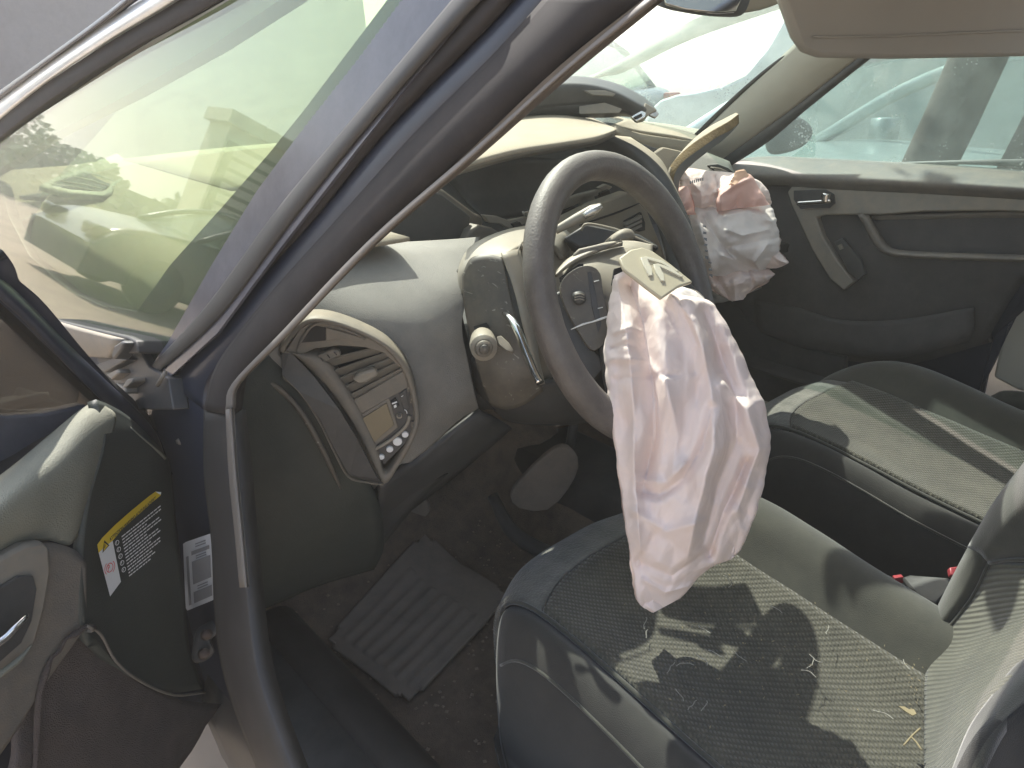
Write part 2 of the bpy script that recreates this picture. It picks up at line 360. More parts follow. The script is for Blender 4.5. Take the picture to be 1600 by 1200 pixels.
def ring(name, outer, inner, m, parent=None, thick=.01, k=4, rise=.003, org=None):
    """frame between two closed outlines with equally many points, with a rounded crown"""
    O = cr(outer, k, True); I = cr(inner, k, True); n = len(O)
    nrm = Vector((0, 0, 0)); c = sum(O, Vector())/n
    for i in range(n): nrm += (O[i]-c).cross(O[(i+1) % n]-c)
    nrm.normalize(); nrm = nrm if nrm.dot(CAM-c) > 0 else -nrm
    prof = [(0, -thick), (0, 0), (.2, rise*.8), (.5, rise), (.8, rise*.8), (1, 0), (1, -thick)]
    V = [O[i].lerp(I[i], u)+nrm*h for i in range(n) for u, h in prof]; q = len(prof); F = []
    for i in range(n):
        for j in range(q): F.append((i*q+j, i*q+(j+1) % q, ((i+1) % n)*q+(j+1) % q, ((i+1) % n)*q+j))
    bm = bmesh.new(); vs = [bm.verts.new(v) for v in V]; [bm.faces.new([vs[a] for a in f]) for f in F]
    bmesh.ops.recalc_face_normals(bm, faces=bm.faces[:]); V2 = [v.co.copy() for v in bm.verts]; bm.verts.index_update()
    F2 = [tuple(v.index for v in f.verts) for f in bm.faces]; bm.free()
    return mesh(name, V2, F2, m, parent, True, org)
def box(name, c, s, m, parent=None, rot=None, bev=.003, org=None, seg=2):
    bm = bmesh.new(); bmesh.ops.create_cube(bm, size=1)
    mt = Matrix.Translation(Vector(c)) @ (rot.to_matrix().to_4x4() if hasattr(rot, 'to_matrix') else (rot.to_4x4() if rot is not None else Matrix.Identity(4))) @ Matrix.Diagonal((*s, 1))
    bm.transform(mt)
    if bev: bmesh.ops.bevel(bm, geom=bm.edges[:]+bm.verts[:], offset=bev, segments=seg, affect='EDGES', profile=.5)
    bmesh.ops.recalc_face_normals(bm, faces=bm.faces[:])
    V = [v.co.copy() for v in bm.verts]; bm.verts.index_update(); F = [tuple(v.index for v in f.verts) for f in bm.faces]; bm.free()
    return mesh(name, V, F, m, parent, False, org)
def thing(name, label, cat, loc=(0, 0, 0), group=None):
    o = bpy.data.objects.new(name, None); link(o); o.location = loc; o['label'] = label; o['category'] = cat; o.empty_display_size = .05
    if group: o['group'] = group
    return o
def tag(o, label, cat, group=None):
    o['label'] = label; o['category'] = cat
    if group: o['group'] = group
    return o
def text(s, p0, xdir, ydir, size, m, name, parent, thick=.0003, sx=1.):
    """flat print: lettering as a mesh lying at p0, running along xdir"""
    cu = bpy.data.curves.new(name, 'FONT'); cu.body = s; cu.size = size; cu.extrude = thick; cu.space_character = 1.05
    to = bpy.data.objects.new(name+'_t', cu); COL.objects.link(to)
    dg = bpy.context.evaluated_depsgraph_get(); me = bpy.data.meshes.new_from_object(to.evaluated_get(dg))
    COL.objects.unlink(to); bpy.data.objects.remove(to)
    xd = Vector(xdir).normalized(); zd = xd.cross(Vector(ydir)).normalized(); yd = zd.cross(xd)
    off = origin_of(parent)
    for v in me.vertices: c = v.co.copy(); v.co = Vector(p0)-off+xd*c.x*sx+yd*c.y+zd*c.z
    me.materials.clear(); me.materials.append(m)
    o = bpy.data.objects.new(name, me); link(o, parent); return o

# ================================================================== THE GROUND
gv = []; gf = []
for i in range(41):
    for j in range(41):
        x = (i-20)/20; y = (j-20)/20; x = math.copysign(abs(x)**2.2, x)*300; y = math.copysign(abs(y)**2.2, y)*300
        gv.append((x, y, .05*noise.noise((x*.3, y*.3, 0))-.02))
for i in range(40):
    for j in range(40): a = i*41+j; gf.append((a, a+41, a+42, a+1))
mesh('ground', gv, gf, M['ground'], kind='structure')

# ================================================================== THE CAR
car = thing('car', 'dark blue crashed car seen through its open driver door, airbags burst from grey dashboard', 'car', (0, 0, 0))

# ---- shell: floor, roof, bonnet, far side
mesh('floor_pan', [(-.74, -2.1, .26), (.74, -2.1, .26), (.74, .62, .26), (-.74, .62, .26)], [(0, 1, 2, 3)], M['carpet'], car)
fl = []
for i in range(31):
    y = -.75+i*(1.37/30); row = []
    for j in range(41):
        x = -.74+j*(1.48/40); z = .275+.17*math.exp(-((x+.01)/.11)**4)+.010*noise.noise((x*9, y*9, 3))+.006*noise.noise((x*30, y*30, 1))
        if y > .42: z += (y-.42)**1.3*.9
        if abs(x) > .67: z += (abs(x)-.67)*1.2
        row.append(Vector((x, y, z)))
    fl.append(row)
patch('floor_carpet', fl, M['carpet'], car, ku=1, kv=1, thick=.008)
patch('bulkhead', [[Vector((x, .66+.02*math.cos(x*5), .36)) for x in (-.8, -.3, .3, .8)], [Vector((x, .80, .6)) for x in (-.8, -.3, .3, .8)], [Vector((x, .86, .95)) for x in (-.8, -.3, .3, .8)]], M['black'], car, thick=.01)
roof = []
for y, z in ((.02, 1.515), (-.25, 1.565), (-.8, 1.60), (-1.6, 1.57), (-2.1, 1.5)):
    roof.append([Vector((x, y-.10*(x/.6)**2, z-.05*(abs(x)/.6)**2.5)) for x in (-.60, -.4, -.2, 0, .2, .4, .60)])
patch('roof', [[v+Vector((0, 0, .02)) for v in r] for r in roof], M['navy'], car, thick=.01, flip=False)
patch('headliner', roof, M['headliner'], car, thick=.006)
# windscreen
ws = []
for y, z, hw, cv in ((1.68, .985, .76, .22), (1.25, 1.14, .71, .18), (.75, 1.32, .66, .14), (.33, 1.435, .61, .12), (.06, 1.505, .58, .10)):
    ws.append([Vector((hw*u, y-cv*u*u, z-.03*u*u)) for u in (-1, -.75, -.5, -.25, 0, .25, .5, .75, 1)])
patch('windscreen', ws, M['screen'], car, ku=4, kv=6, thick=0)
# bonnet and scuttle
bn = []
for y, z in ((1.76, .97), (1.95, .93), (2.2, .84), (2.45, .70), (2.55, .45)):
    bn.append([Vector((x, y-.12*(x/.8)**2, z-.10*(abs(x)/.8)**3)) for x in (-.80, -.5, -.2, .2, .5, .80)])
patch('bonnet', bn, M['navy'], car, thick=.01)
patch('scuttle', [[Vector((x, 1.52-.20*(x/.7)**2, .99)) for x in (-.75, -.3, .3, .75)], [Vector((x, 1.78-.16*(x/.7)**2, .955)) for x in (-.75, -.3, .3, .75)]], M['dark'], car, thick=.01)
for sx in (-1, 1):
    patch('wing', [[Vector((sx*.83, y, z)) for y, z in ((.5, .88), (1.2, .90), (1.8, .86), (2.4, .7))], [Vector((sx*.88, y, z)) for y, z in ((.5, .6), (1.2, .62), (1.8, .6), (2.4, .5))], [Vector((sx*.88, y, z)) for y, z in ((.5, .25), (1.2, .45), (1.8, .45), (2.4, .3))]], M['navy'], car, thick=.01)
# rear of the body: closes the cabin behind the seats, with openings on the right
patch('tailgate', [[Vector((x, -2.1, z)) for x in (-.7, 0, .7)] for z in (.3, 1.0)], M['navy'], car, thick=.03)
patch('sill', [[Vector((-.70, y, .30)) for y in (-1.2, .0, .34)], [Vector((-.74, y, .40)) for y in (-1.2, 0, .36)], [Vector((-.83, y, .41)) for y in (-1.2, 0, .37)], [Vector((-.87, y, .33)) for y in (-1.2, 0, .38)], [Vector((-.86, y, .20)) for y in (-1.2, 0, .38)]], M['dark'], car, thick=.01)
patch('sill_trim', [[Vector((-.66, y, .29)) for y in (-1.2, .0, .40)], [Vector((-.695, y, .405)) for y in (-1.2, 0, .40)], [Vector((-.745, y, .425)) for y in (-1.2, 0, .40)], [Vector((-.77, y, .40)) for y in (-1.2, 0, .40)]], M['rubber'], car, thick=.006)

# ---- far (passenger) side pillars, traced on the body's side planes
def band(name, A, B, m, parent, bulge=.012, thick=.01, k=5, away=None):
    """rounded strip between two edges"""
    rows = []
    for a, b in zip(A, B):
        n = Vector((0, 0, 0)); mid = (a+b)/2; d = (CAM-mid).normalized()
        rows.append([a, a.lerp(b, .25)+d*bulge*.75, mid+d*bulge, a.lerp(b, .75)+d*bulge*.75, b])
    return patch(name, rows, m, parent, ku=3, kv=k, thick=thick)
band('front_pillar_trim', on('x', .69, [(805, 185), (880, 140), (960, 100)])+[at(1062, 40, 2.02), at(1140, 8, 1.85)],
     on('x', .69, [(840, 200), (925, 128)])+[at(975, 113, 2.15), at(1080, 62, 2.0), at(1250, 4, 1.8)], M['pillar'], car, .015)
n2, p2 = (1, 0, .28), (.70, .5, 1.03)
A_ = onpl(n2, p2, [(1060, 243), (1106, 198), (1160, 145), (1240, 70), (1262, 50), (1330, -10)])
B_ = onpl(n2, p2, [(1120, 258), (1180, 214), (1240, 170), (1335, 98), (1372, 70), (1450, 10)])
band('centre_pillar_trim', A_, B_, M['pillar'], car, .02)
band('pillar_seal', onpl(n2, p2, [(1112, 258), (1178, 212), (1240, 168), (1334, 94), (1400, 46)]), onpl(n2, p2, [(1138, 262), (1200, 222), (1262, 170), (1360, 92), (1430, 40)]), M['dark'], car, .008)
band('screen_seal', onpl(n2, p2, [(1078, 216), (1130, 165), (1190, 112), (1254, 64)]), onpl(n2, p2, [(1086, 219), (1138, 168), (1196, 116), (1258, 70)]), M['rubber'], car, .003, .004)
# right quarter glass and side glass
slab('quarter_glass', onpl((1, 0, .28), (.735, .5, 1.03), [(1100, 235), (1000, 215), (800, 205), (900, 100), (1100, 20), (1270, -10), (1262, 66), (1180, 140)]), M['side'], car, thick=.004, bev=0)
slab('window_glass', onpl((1, 0, .28), (.735, .3, 1.03), [(1115, 275), (1200, 190), (1370, 60), (1800, 40), (1800, 320), (1300, 270)]), M['side'], car, thick=.004, bev=0)
# roof rail above the far door
tube('roof_rail', [Vector((.62, .12, 1.43)), Vector((.63, -.3, 1.47)), Vector((.63, -1.2, 1.47)), Vector((.62, -2.0, 1.40))], .045, M['headliner'], car)

# ---- passenger door
pd = bpy.data.objects.new('door', None); link(pd, car); pd['label'] = 'far passenger door with grey trim, chrome inner handle and moulded pocket'
def X(v, *pts): return on('x', v, pts)
patch('door_card', [X(.72, (1105, 255), (1180, 250), (1300, 262), (1450, 275), (1700, 298)),
                    X(.70, (1130, 300), (1200, 300), (1300, 320), (1450, 330), (1700, 340)),
                    X(.695, (1150, 400), (1200, 400), (1300, 400), (1450, 410), (1640, 420)),
                    X(.70, (1140, 480), (1200, 480), (1300, 490), (1440, 480), (1600, 440)),
                    X(.72, (1150, 530), (1220, 545), (1310, 556), (1420, 562), (1545, 528)),
                    X(.735, (1160, 545), (1225, 556), (1312, 562), (1420, 566), (1552, 534))], M['doorcard'], pd, ku=6, kv=6, thick=.02)
patch('door_frame_panel', [X(.755, (1080, 300), (1300, 300), (1400, 310), (1700, 340)), X(.755, (1080, 480), (1300, 480), (1500, 470), (1618, 440)), X(.755, (1080, 640), (1300, 640), (1510, 640), (1530, 615))], M['navy_dirty'], pd, ku=4, kv=4, thick=.012)
slab('door_lower_frame', X(.752, (1440, 562), (1548, 532), (1622, 440), (1700, 425), (1690, 500), (1618, 470), (1553, 525), (1530, 612), (1500, 600)), M['navy'], pd, thick=.02, bev=.003)
# belt rail: a soft roll along the window
def roll(name, top, bot, xin, xout, m, parent):
    A = X(xout, *top); B = X(xin, *[((a[0]+b[0])/2*1., a[1]*.55+b[1]*.45) for a, b in zip(top, bot)]); Bm = X(xin-.012, *[((a[0]+b[0])/2, a[1]*.3+b[1]*.7) for a, b in zip(top, bot)]); C = X(xin+.005, *bot)
    return patch(name, [A, B, Bm, C], m, parent, ku=6, kv=5, thick=.01)
roll('belt_rail', [(1130, 250), (1200, 244), (1280, 247), (1450, 256), (1600, 266), (1760, 280)], [(1140, 290), (1215, 290), (1290, 296), (1450, 304), (1600, 313), (1760, 325)], .672, .735, M['doortrim'], pd)
band('window_seal', X(.738, (1380, 254), (1500, 250), (1620, 248), (1760, 247)), X(.735, (1380, 258), (1500, 257), (1620, 262), (1760, 266)), M['rubber'], pd, .003, .006)
# grey inlay: sweeps along the rail and drops as a leg in front of the pocket
inl = [(1230, 300), (1237, 291), (1260, 289), (1400, 296), (1560, 302), (1720, 310), (1720, 336), (1560, 330), (1440, 331), (1380, 336), (1290, 336), (1275, 340), (1285, 370), (1310, 410), (1335, 440), (1318, 454), (1296, 436), (1268, 390), (1250, 350), (1236, 320)]
slab('door_inlay', X(.676, *inl), M['doorins'], pd, thick=.03, bev=.004)
slab('handle_cup', X(.673, (1240, 298), (1290, 296), (1303, 304), (1305, 318), (1296, 325), (1250, 326), (1240, 312)), M['dark'], pd, thick=.004, bev=.001)
hd = tube('door_handle', X(.655, (1246, 318), (1262, 317), (1280, 316), (1298, 314)), [.006, .0065, .007, .006], M['chrome'], pd, k=5, flat=.7)
tube('handle_pivot', X(.655, (1292, 302), (1290, 310), (1290, 316)), [.010, .010, .009], M['chrome'], pd, k=4)
# pull grip and pocket
band('pull_grip', X(.655, (1340, 336), (1352, 356), (1368, 385), (1392, 400), (1470, 406), (1600, 410), (1700, 414)), X(.665, (1358, 336), (1370, 356), (1386, 380), (1404, 390), (1470, 394), (1600, 398), (1700, 402)), M['doortrim'], pd, .012, .012)
patch('armrest_recess', [X(.69, (1362, 338), (1440, 336), (1600, 332), (1720, 338)), X(.715, (1375, 360), (1450, 360), (1600, 360), (1720, 362)), X(.70, (1400, 392), (1470, 396), (1600, 400), (1720, 404))], M['doortrim'], pd, thick=.005)
slab('window_switch', X(.668, (1303, 378), (1316, 372), (1346, 408), (1352, 428), (1340, 438), (1325, 425)), M['dark'], pd, thick=.012, bev=.002)
slab('switch_key', X(.664, (1308, 384), (1314, 381), (1318, 388), (1312, 391)), M['plastic'], pd, thick=.004, bev=.001)
patch('door_pocket', [X(.69, (1180, 470), (1240, 480), (1310, 500), (1400, 500), (1520, 480)), X(.682, (1180, 500), (1240, 520), (1310, 535), (1400, 545), (1520, 515)), X(.69, (1190, 520), (1240, 540), (1310, 552), (1400, 560), (1515, 535))], M['doorcard'], pd, thick=.01)
# lower kick trim and B-pillar trim seen below and behind the door
slab('kick_panel', X(.70, (1090, 470), (1140, 462), (1170, 500), (1260, 545), (1320, 558), (1320, 640), (1090, 640)), M['dark'], car, thick=.02, bev=.004)
patch('far_sill', [[Vector((.66, y, .50)) for y in (-.9, 0, .6)], [Vector((.74, y, .53)) for y in (-.9, 0, .6)], [Vector((.80, y, .52)) for y in (-.9, 0, .6)], [Vector((.86, y, .48)) for y in (-.9, 0, .6)]], M['dark'], car, thick=.01)
patch('rear_side_trim', [[Vector((.76, y, z)) for z in (.5, .8, 1.02)] for y in (-.36, -.6, -1.0, -2.0)], M['navy'], car, thick=.02)
slab('pillar_trim', X(.755, (1572, 500), (1606, 455), (1720, 470), (1720, 640), (1590, 610), (1552, 590)), M['pillar'], car, thick=.03, bev=.006)
band('belt_webbing', X(.72, (1548, 618), (1580, 610), (1700, 625)), X(.70, (1550, 632), (1590, 640), (1700, 655)), M['bolster'], car, .008)
# door mirror outside the far window
mir = bpy.data.objects.new('door_mirror', None); link(mir, car)
def blob(name, pts, D, depth, m, parent, fr=.0):
    """closed rounded shell with the given outline, depth measured along the line of sight"""
    O = [at(x, y, D) for x, y in pts]; O = cr(O, 4, True); c = sum(O, Vector())/len(O); d = (c-CAM).normalized(); n = len(O)
    V = []; F = []
    prof = [(1, 0), (.97, .25), (.85, .55), (.6, .85), (.3, .98)]
    for u, h in prof: V += [c.lerp(p, u)+d*depth*h for p in O]
    for u, h in prof[1:]: V += [c.lerp(p, u)-d*depth*fr*h for p in O]
    q = len(prof)
    for j in range(q-1):
        for i in range(n): F.append((j*n+i, j*n+(i+1) % n, (j+1)*n+(i+1) % n, (j+1)*n+i))
    F.append(tuple(range((q-1)*n, q*n)))
    base = q*n
    for i in range(n): F.append((i, base+i, base+(i+1) % n, (i+1) % n))
    for j in range(q-2):
        for i in range(n): F.append((base+j*n+i, base+(j+1)*n+i, base+(j+1)*n+(i+1) % n, base+j*n+(i+1) % n))
    F.append(tuple(reversed(range(base+(q-2)*n, base+(q-1)*n))))
    return mesh(name, V, F, m, parent)
blob('mirror_housing', [(1196, 225), (1206, 196), (1232, 180), (1258, 188), (1270, 206), (1258, 226), (1232, 238), (1205, 241)], 2.15, .10, M['dark'], mir, .15)
slab('mirror_glass', [at(x, y, 2.30) for x, y in ((1246, 182), (1262, 190), (1275, 215), (1274, 244), (1235, 246), (1262, 224), (1268, 206))], M['side'], mir, thick=.01, bev=.002)

# ---- sun visor and rear-view mirror
ny, py = (.25, 1, .0), (.0, .0, 1.3)
vo = onpl(ny, py, [(1215, -30), (1228, 10), (1244, 55), (1262, 82), (1285, 90), (1400, 92), (1600, 88), (1800, 85), (1800, -60), (1500, -60)])
vz = slab('sun_visor', vo, M['headliner'], car, thick=.018, bev=.007)
band('visor_hem', onpl(ny, (0, -.004, 1.3), [(1270, 56), (1400, 54), (1600, 46), (1790, 42)]), onpl(ny, (0, -.004, 1.3), [(1272, 60), (1400, 58), (1600, 50), (1790, 46)]), M['headliner'], car, .002, .002)
rm = bpy.data.objects.new('rear_view_mirror', None); link(rm, car)
blob('mirror_shell', [(1005, -30), (1030, 8), (1070, 20), (1120, 26), (1158, 24), (1172, 0), (1180, -40)], 1.25, .05, M['dark'], rm, .05)
slab('mirror_face', [at(x, y, 1.235) for x, y in ((1032, -20), (1040, 6), (1072, 15), (1120, 20), (1150, 18), (1160, -4), (1165, -30))], M['mirror'], rm, thick=.006, bev=.002)
band('header_trim', [at(990, -30, 1.5), at(1035, 12, 1.5), at(1165, 20, 1.5), at(1260, -12, 1.45)], [at(960, -60, 1.4), at(1040, -60, 1.4), at(1170, -60, 1.4), at(1270, -60, 1.4)], M['headliner'], car, .01)

# ================================================================== near side: pillars
nd, pdn = (1, 0, -.27), (-.85, .37, .90)      # body side plane leaning in
def Pn(*pts, off=0.): return onpl(nd, (pdn[0]+off, pdn[1], pdn[2]), pts)
# quarter glass (fixed pane between the two pillars)
slab('quarter_glass', Pn((-260, 420), (-20, 235), (60, 180), (180, 105), (372, -8), (700, -60), (640, 60), (500, 215), (360, 400), (240, 575), (190, 560), (40, 500), (-150, 480), off=-.004), M['quarter'], car, thick=.004, bev=0)
slab('inner_pillar_trim', Pn((475, 172), (420, 240), (350, 320), (265, 415), (214, 487), (236, 574), (330, 525), (440, 392), (560, 236), (680, 86), (760, -20), (620, -20), off=.012), M['dark'], car, thick=.02, bev=0)
slab('inner_sill_trim', Pn((-60, 250), (2, 290), (14, 340), (46, 400), (110, 456), (160, 478), (214, 487), (240, 572), (190, 566), (40, 512), (-60, 480), off=.012), M['dark'], car, thick=.02, bev=0)
slab('front_pillar_inner', Pn((-80, 256), (20, 186), (180, 92), (360, -10), (452, -10), (330, 72), (200, 148), (90, 206), (30, 246), (-60, 300), off=.014), M['pillar'], car, thick=.02, bev=0)
# painted frit band, its saw-tooth inner edge
teeth = []
ea, eb = (628, 0), (470, 205)
edge = [(660, -40), (628, 0), (560, 92), (470, 206), (400, 300), (330, 415), (262, 535), (236, 572)]
for i in range(len(edge)-1):
    (x0, y0), (x1, y1) = edge[i], edge[i+1]; L_ = math.hypot(x1-x0, y1-y0); k = max(1, int(L_/5))
    for j in range(k):
        t = j/k; s = 1.6 if j % 2 else -1.2
        if i > 2: s = 0
        nx, ny_ = -(y1-y0)/L_, (x1-x0)/L_; teeth.append((x0+(x1-x0)*t+nx*s, y0+(y1-y0)*t+ny_*s))
frit = teeth+[(236, 572), (262, 592), (340, 520), (440, 385), (560, 230), (680, 80), (760, -20), (800, -70), (700, -70)]
slab('frit_band', Pn(*frit, off=-.008), M['frit'], car, thick=.003, bev=0)
# thin outer pillar: painted strip, bright edge, rubber
band('front_pillar_edge', Pn((-40, 170), (60, 98), (150, 32), (215, -20), off=-.03), Pn((-40, 180), (60, 106), (158, 35), (225, -20), off=-.03), M['navy'], car, .004)
band('front_pillar', Pn((-60, 200), (40, 118), (130, 55), (210, 5), (260, -30), off=-.02), Pn((-60, 232), (40, 150), (150, 75), (250, 15), (320, -30), off=-.02), M['silver_car'], car, .018, .02)
band('pillar_rubber', Pn((-60, 236), (40, 154), (150, 79), (250, 19), (320, -26), off=-.012), Pn((-60, 264), (40, 184), (160, 104), (300, 26), (390, -26), off=-.01), M['rubber_brown'], car, .01, .02)
# dark rubber of the second pillar, navy channel, wide door seal, pale lip
def strip(name, a, b, m, bulge, off=0., thick=.02): return band(name, Pn(*a, off=off), Pn(*b, off=off), m, car, bulge, thick)
strip('pillar_moulding', [(236, 572), (320, 480), (430, 330), (538, 200), (655, 60), (722, -20)], [(236, 592), (338, 500), (452, 350), (565, 210), (695, 62), (772, -20)], M['rubber'], .006, -.01)
strip('pillar_face', [(232, 585), (322, 495), (435, 345), (550, 205), (680, 62), (760, -20)], [(262, 600), (375, 470), (485, 350), (600, 210), (740, 68), (822, -20)], M['rubber_brown'], .012, .0)
strip('pillar_channel', [(262, 596), (320, 530), (400, 440), (500, 325), (602, 200), (730, 68), (812, -20)], [(318, 640), (330, 585), (425, 485), (540, 350), (650, 222), (780, 95), (880, -20)], M['navy'], .006, .004)
strip('door_seal', [(318, 640), (338, 570), (412, 470), (530, 338), (645, 210), (770, 85), (865, -20)], [(362, 650), (378, 592), (450, 515), (580, 375), (740, 235), (880, 110), (1025, -15)], M['rubber_brown'], .016, -.004)
strip('seal_lip', [(352, 640), (362, 600), (440, 518), (575, 376), (738, 234), (878, 108), (1020, -12)], [(362, 640), (372, 600), (450, 522), (585, 382), (745, 241), (884, 115), (1034, -4)], M['lip'], .003, -.012, .006)
# hinge jamb: navy post down to the sill
def Xm(v, *pts): return on('x', v, pts)
patch('hinge_post', [list(Pn((225, 596), (262, 600), (300, 600), (345, 600), off=.01)), list(Pn((232, 650), (270, 650), (305, 650), (345, 650), off=.006)), Xm(-.855, (262, 740), (285, 740), (310, 740), (345, 740)),
                     Xm(-.855, (275, 850), (290, 850), (315, 850), (350, 850)), Xm(-.855, (282, 960), (300, 960), (325, 960), (360, 960)), Xm(-.855, (290, 1040), (310, 1050), (345, 1060), (380, 1060)), Xm(-.85, (330, 1090), (360, 1110), (390, 1130), (420, 1130))], M['navy_dirty'], car, ku=5, kv=5, thick=.02)
strip('jamb_seal', [(318, 640), (318, 740), (330, 850), (335, 960), (350, 1060), (400, 1200), (440, 1290)], [(364, 640), (372, 740), (382, 850), (392, 960), (408, 1060), (455, 1190), (500, 1290)], M['rubber'], .014, .0)
strip('jamb_lip', [(352, 640), (357, 740), (366, 830), (374, 918)], [(362, 638), (369, 740), (378, 830), (386, 918)], M['lip'], .005, -.014, .006)
tube('hinge_bolt', [at(283, 688, .955), at(284, 689, .935)], [.0075, .005], M['lip'], car, k=1)
blob('hinge_bracket', [(305, 990), (320, 975), (340, 968), (345, 985), (330, 1000), (335, 1020), (315, 1035), (300, 1030)], 1.06, .02, M['dark'], car, .4)
for q in ((322, 992), (318, 1022)): tube('hinge_pin', [at(q[0], q[1], 1.05), at(q[0]+3, q[1]-2, 1.03)], [.008, .006], M['rust'], car, k=1)
# jamb label with printed blocks
lab = [(286, 850), (290, 847), (328, 834), (332, 837), (335, 930), (332, 938), (293, 954), (290, 950)]
lb = slab('jamb_label', on('x', -.868, lab), M['label'], car, thick=.001, bev=0)
def LB(u, v):      # label coordinates 0..1
    a = Vector((286, 851)).lerp(Vector((330, 835)), u); b = Vector((292, 953)).lerp(Vector((335, 934)), u); q = a.lerp(b, v); return (q.x, q.y)
def lrect(u0, v0, u1, v1, m, nm='print_block'): slab(nm, on('x', -.8685-.0004, [LB(u0, v0), LB(u1, v0), LB(u1, v1), LB(u0, v1)]), m, lb, thick=.0003, bev=0)
lrect(.27, .15, .9, .21, M['grey_print']); lrect(.27, .31, .92, .66, M['grey_print']); lrect(.27, .78, .92, .95, M['grey_print']); lrect(.08, .2, .16, .95, M['grey_print'])
for v in (.05, .09, .235, .27, .70, .74): lrect(.42, v, .78, v+.018, M['grey_print'], 'print_line')

# ================================================================== DASHBOARD
def part(name, parent, label=None):
    o = bpy.data.objects.new(name, None); link(o, parent)
    if label: o['label'] = label
    return o
db = part('dashboard', car)
# driver's knee face: curved grained skin between the side vent and the column
face = [
 [at(395, 382, 1.015), at(470, 378, 1.050), at(560, 376, 1.100), at(620, 378, 1.135), at(700, 374, 1.205), at(750, 370, 1.245)],
 [at(400, 420, 0.970), at(470, 415, 1.000), at(560, 400, 1.045), at(630, 398, 1.085), at(700, 395, 1.140), at(745, 395, 1.180)],
 [at(405, 470, 0.930), at(480, 460, 0.955), at(560, 450, 0.990), at(640, 450, 1.030), at(700, 445, 1.065), at(735, 445, 1.090)],
 [at(405, 540, .925), at(480, 520, .945), at(570, 510, .965), at(650, 510, 1.00), at(700, 508, 1.035), at(722, 505, 1.055)],
 [at(425, 600, .96), at(500, 590, .965), at(580, 580, .985), at(660, 575, 1.01), at(705, 572, 1.04), at(732, 568, 1.06)],
 [at(500, 690, 1.03), at(540, 680, 1.03), at(600, 660, 1.035), at(665, 645, 1.045), at(715, 625, 1.065), at(742, 615, 1.085)],
 [at(570, 775, 1.10), at(590, 760, 1.10), at(625, 735, 1.10), at(670, 700, 1.095), at(720, 655, 1.11), at(748, 638, 1.125)]]
pA, pB, pC = at(440, 560, .937), at(655, 640, 1.003), at(600, 755, 1.045)
BZ = pA; bn_ = (pB-pA).cross(pC-pA).normalized(); bn_ = bn_ if bn_.dot(CAM-pA) > 0 else -bn_
POD = [(436, 552), (462, 514), (486, 501), (520, 504), (565, 520), (603, 542), (629, 569), (643, 598), (651, 632), (652, 664), (637, 698), (619, 728), (598, 750), (578, 715), (556, 670), (520, 615), (480, 572)]
def pix(v):
    d = v-CAM; z = d.dot(FW); return 800+FOC*d.dot(RT)/z, 600-FOC*d.dot(UP)/z
def inside(x, y, P):
    c = False; j = len(P)-1
    for i in range(len(P)):
        if (P[i][1] > y) != (P[j][1] > y) and x < (P[j][0]-P[i][0])*(y-P[i][1])/(P[j][1]-P[i][1])+P[i][0]: c = not c
        j = i
    return c
def recess(v, a, b):
    x, y = pix(v); r = ray(x, y); t = (BZ-CAM).dot(bn_)/r.dot(bn_)
    # the skin ends in a pocket that receives the vent and climate unit
    if inside(x, y, POD): return CAM+r*max((v-CAM).dot(FW), t+.035)
    dd_ = min(math.hypot(x-q[0], y-q[1]) for q in POD)
    return CAM+r*max((v-CAM).dot(FW), t+.002) if dd_ < 26 else v
patch('dash_skin', face, M['dash'], db, ku=14, kv=14, thick=.012, fn=recess)
# top of the dash, left wing and the shelf under the windscreen
zt = lambda x, y: 1.055-.05*max(0, (y-.35))-.02*(x/.7)**2
def top(x0, x1, y0, y1, nx=8, ny=6, dz=0.):
    return [[Vector((x0+(x1-x0)*i/nx, y0+(y1-y0)*j/ny-.16*((x0+(x1-x0)*i/nx)/.7)**2*(j/ny), zt(x0+(x1-x0)*i/nx, y0+(y1-y0)*j/ny)+dz)) for i in range(nx+1)] for j in range(ny+1)]
lw = []
for j in range(9):
    y = .27+j*.155; e = max(0, (y-1.2))
    lw.append([Vector((-.50, y, 1.040)), Vector((-.60, y, 1.040)), Vector((-.70+e*.2, y, 1.030)), Vector((-.765+e*.3, y, 1.005)), Vector((-.805+e*.3, y, .95)), Vector((-.825+e*.3, y, .86)), Vector((-.83+e*.3, y, .72))])
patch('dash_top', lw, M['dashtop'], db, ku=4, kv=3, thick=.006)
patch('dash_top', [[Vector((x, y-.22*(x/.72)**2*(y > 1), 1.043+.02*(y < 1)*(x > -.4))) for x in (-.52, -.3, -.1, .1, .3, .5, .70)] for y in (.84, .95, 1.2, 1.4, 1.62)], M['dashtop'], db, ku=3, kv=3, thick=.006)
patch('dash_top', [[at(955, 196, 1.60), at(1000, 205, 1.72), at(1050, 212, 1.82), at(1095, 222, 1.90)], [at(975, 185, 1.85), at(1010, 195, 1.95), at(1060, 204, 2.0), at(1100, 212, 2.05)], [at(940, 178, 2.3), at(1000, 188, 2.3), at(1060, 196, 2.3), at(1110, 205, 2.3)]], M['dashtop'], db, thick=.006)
patch('dash_lip', [[at(962, 196, 1.58), at(1000, 208, 1.70), at(1050, 216, 1.80), at(1090, 222, 1.86)], [at(962, 205, 1.57), at(1000, 218, 1.69), at(1045, 228, 1.79), at(1080, 236, 1.85)], [at(964, 212, 1.58), at(1000, 226, 1.70), at(1040, 238, 1.80), at(1072, 248, 1.86)]], M['dashtop'], db, thick=.006)
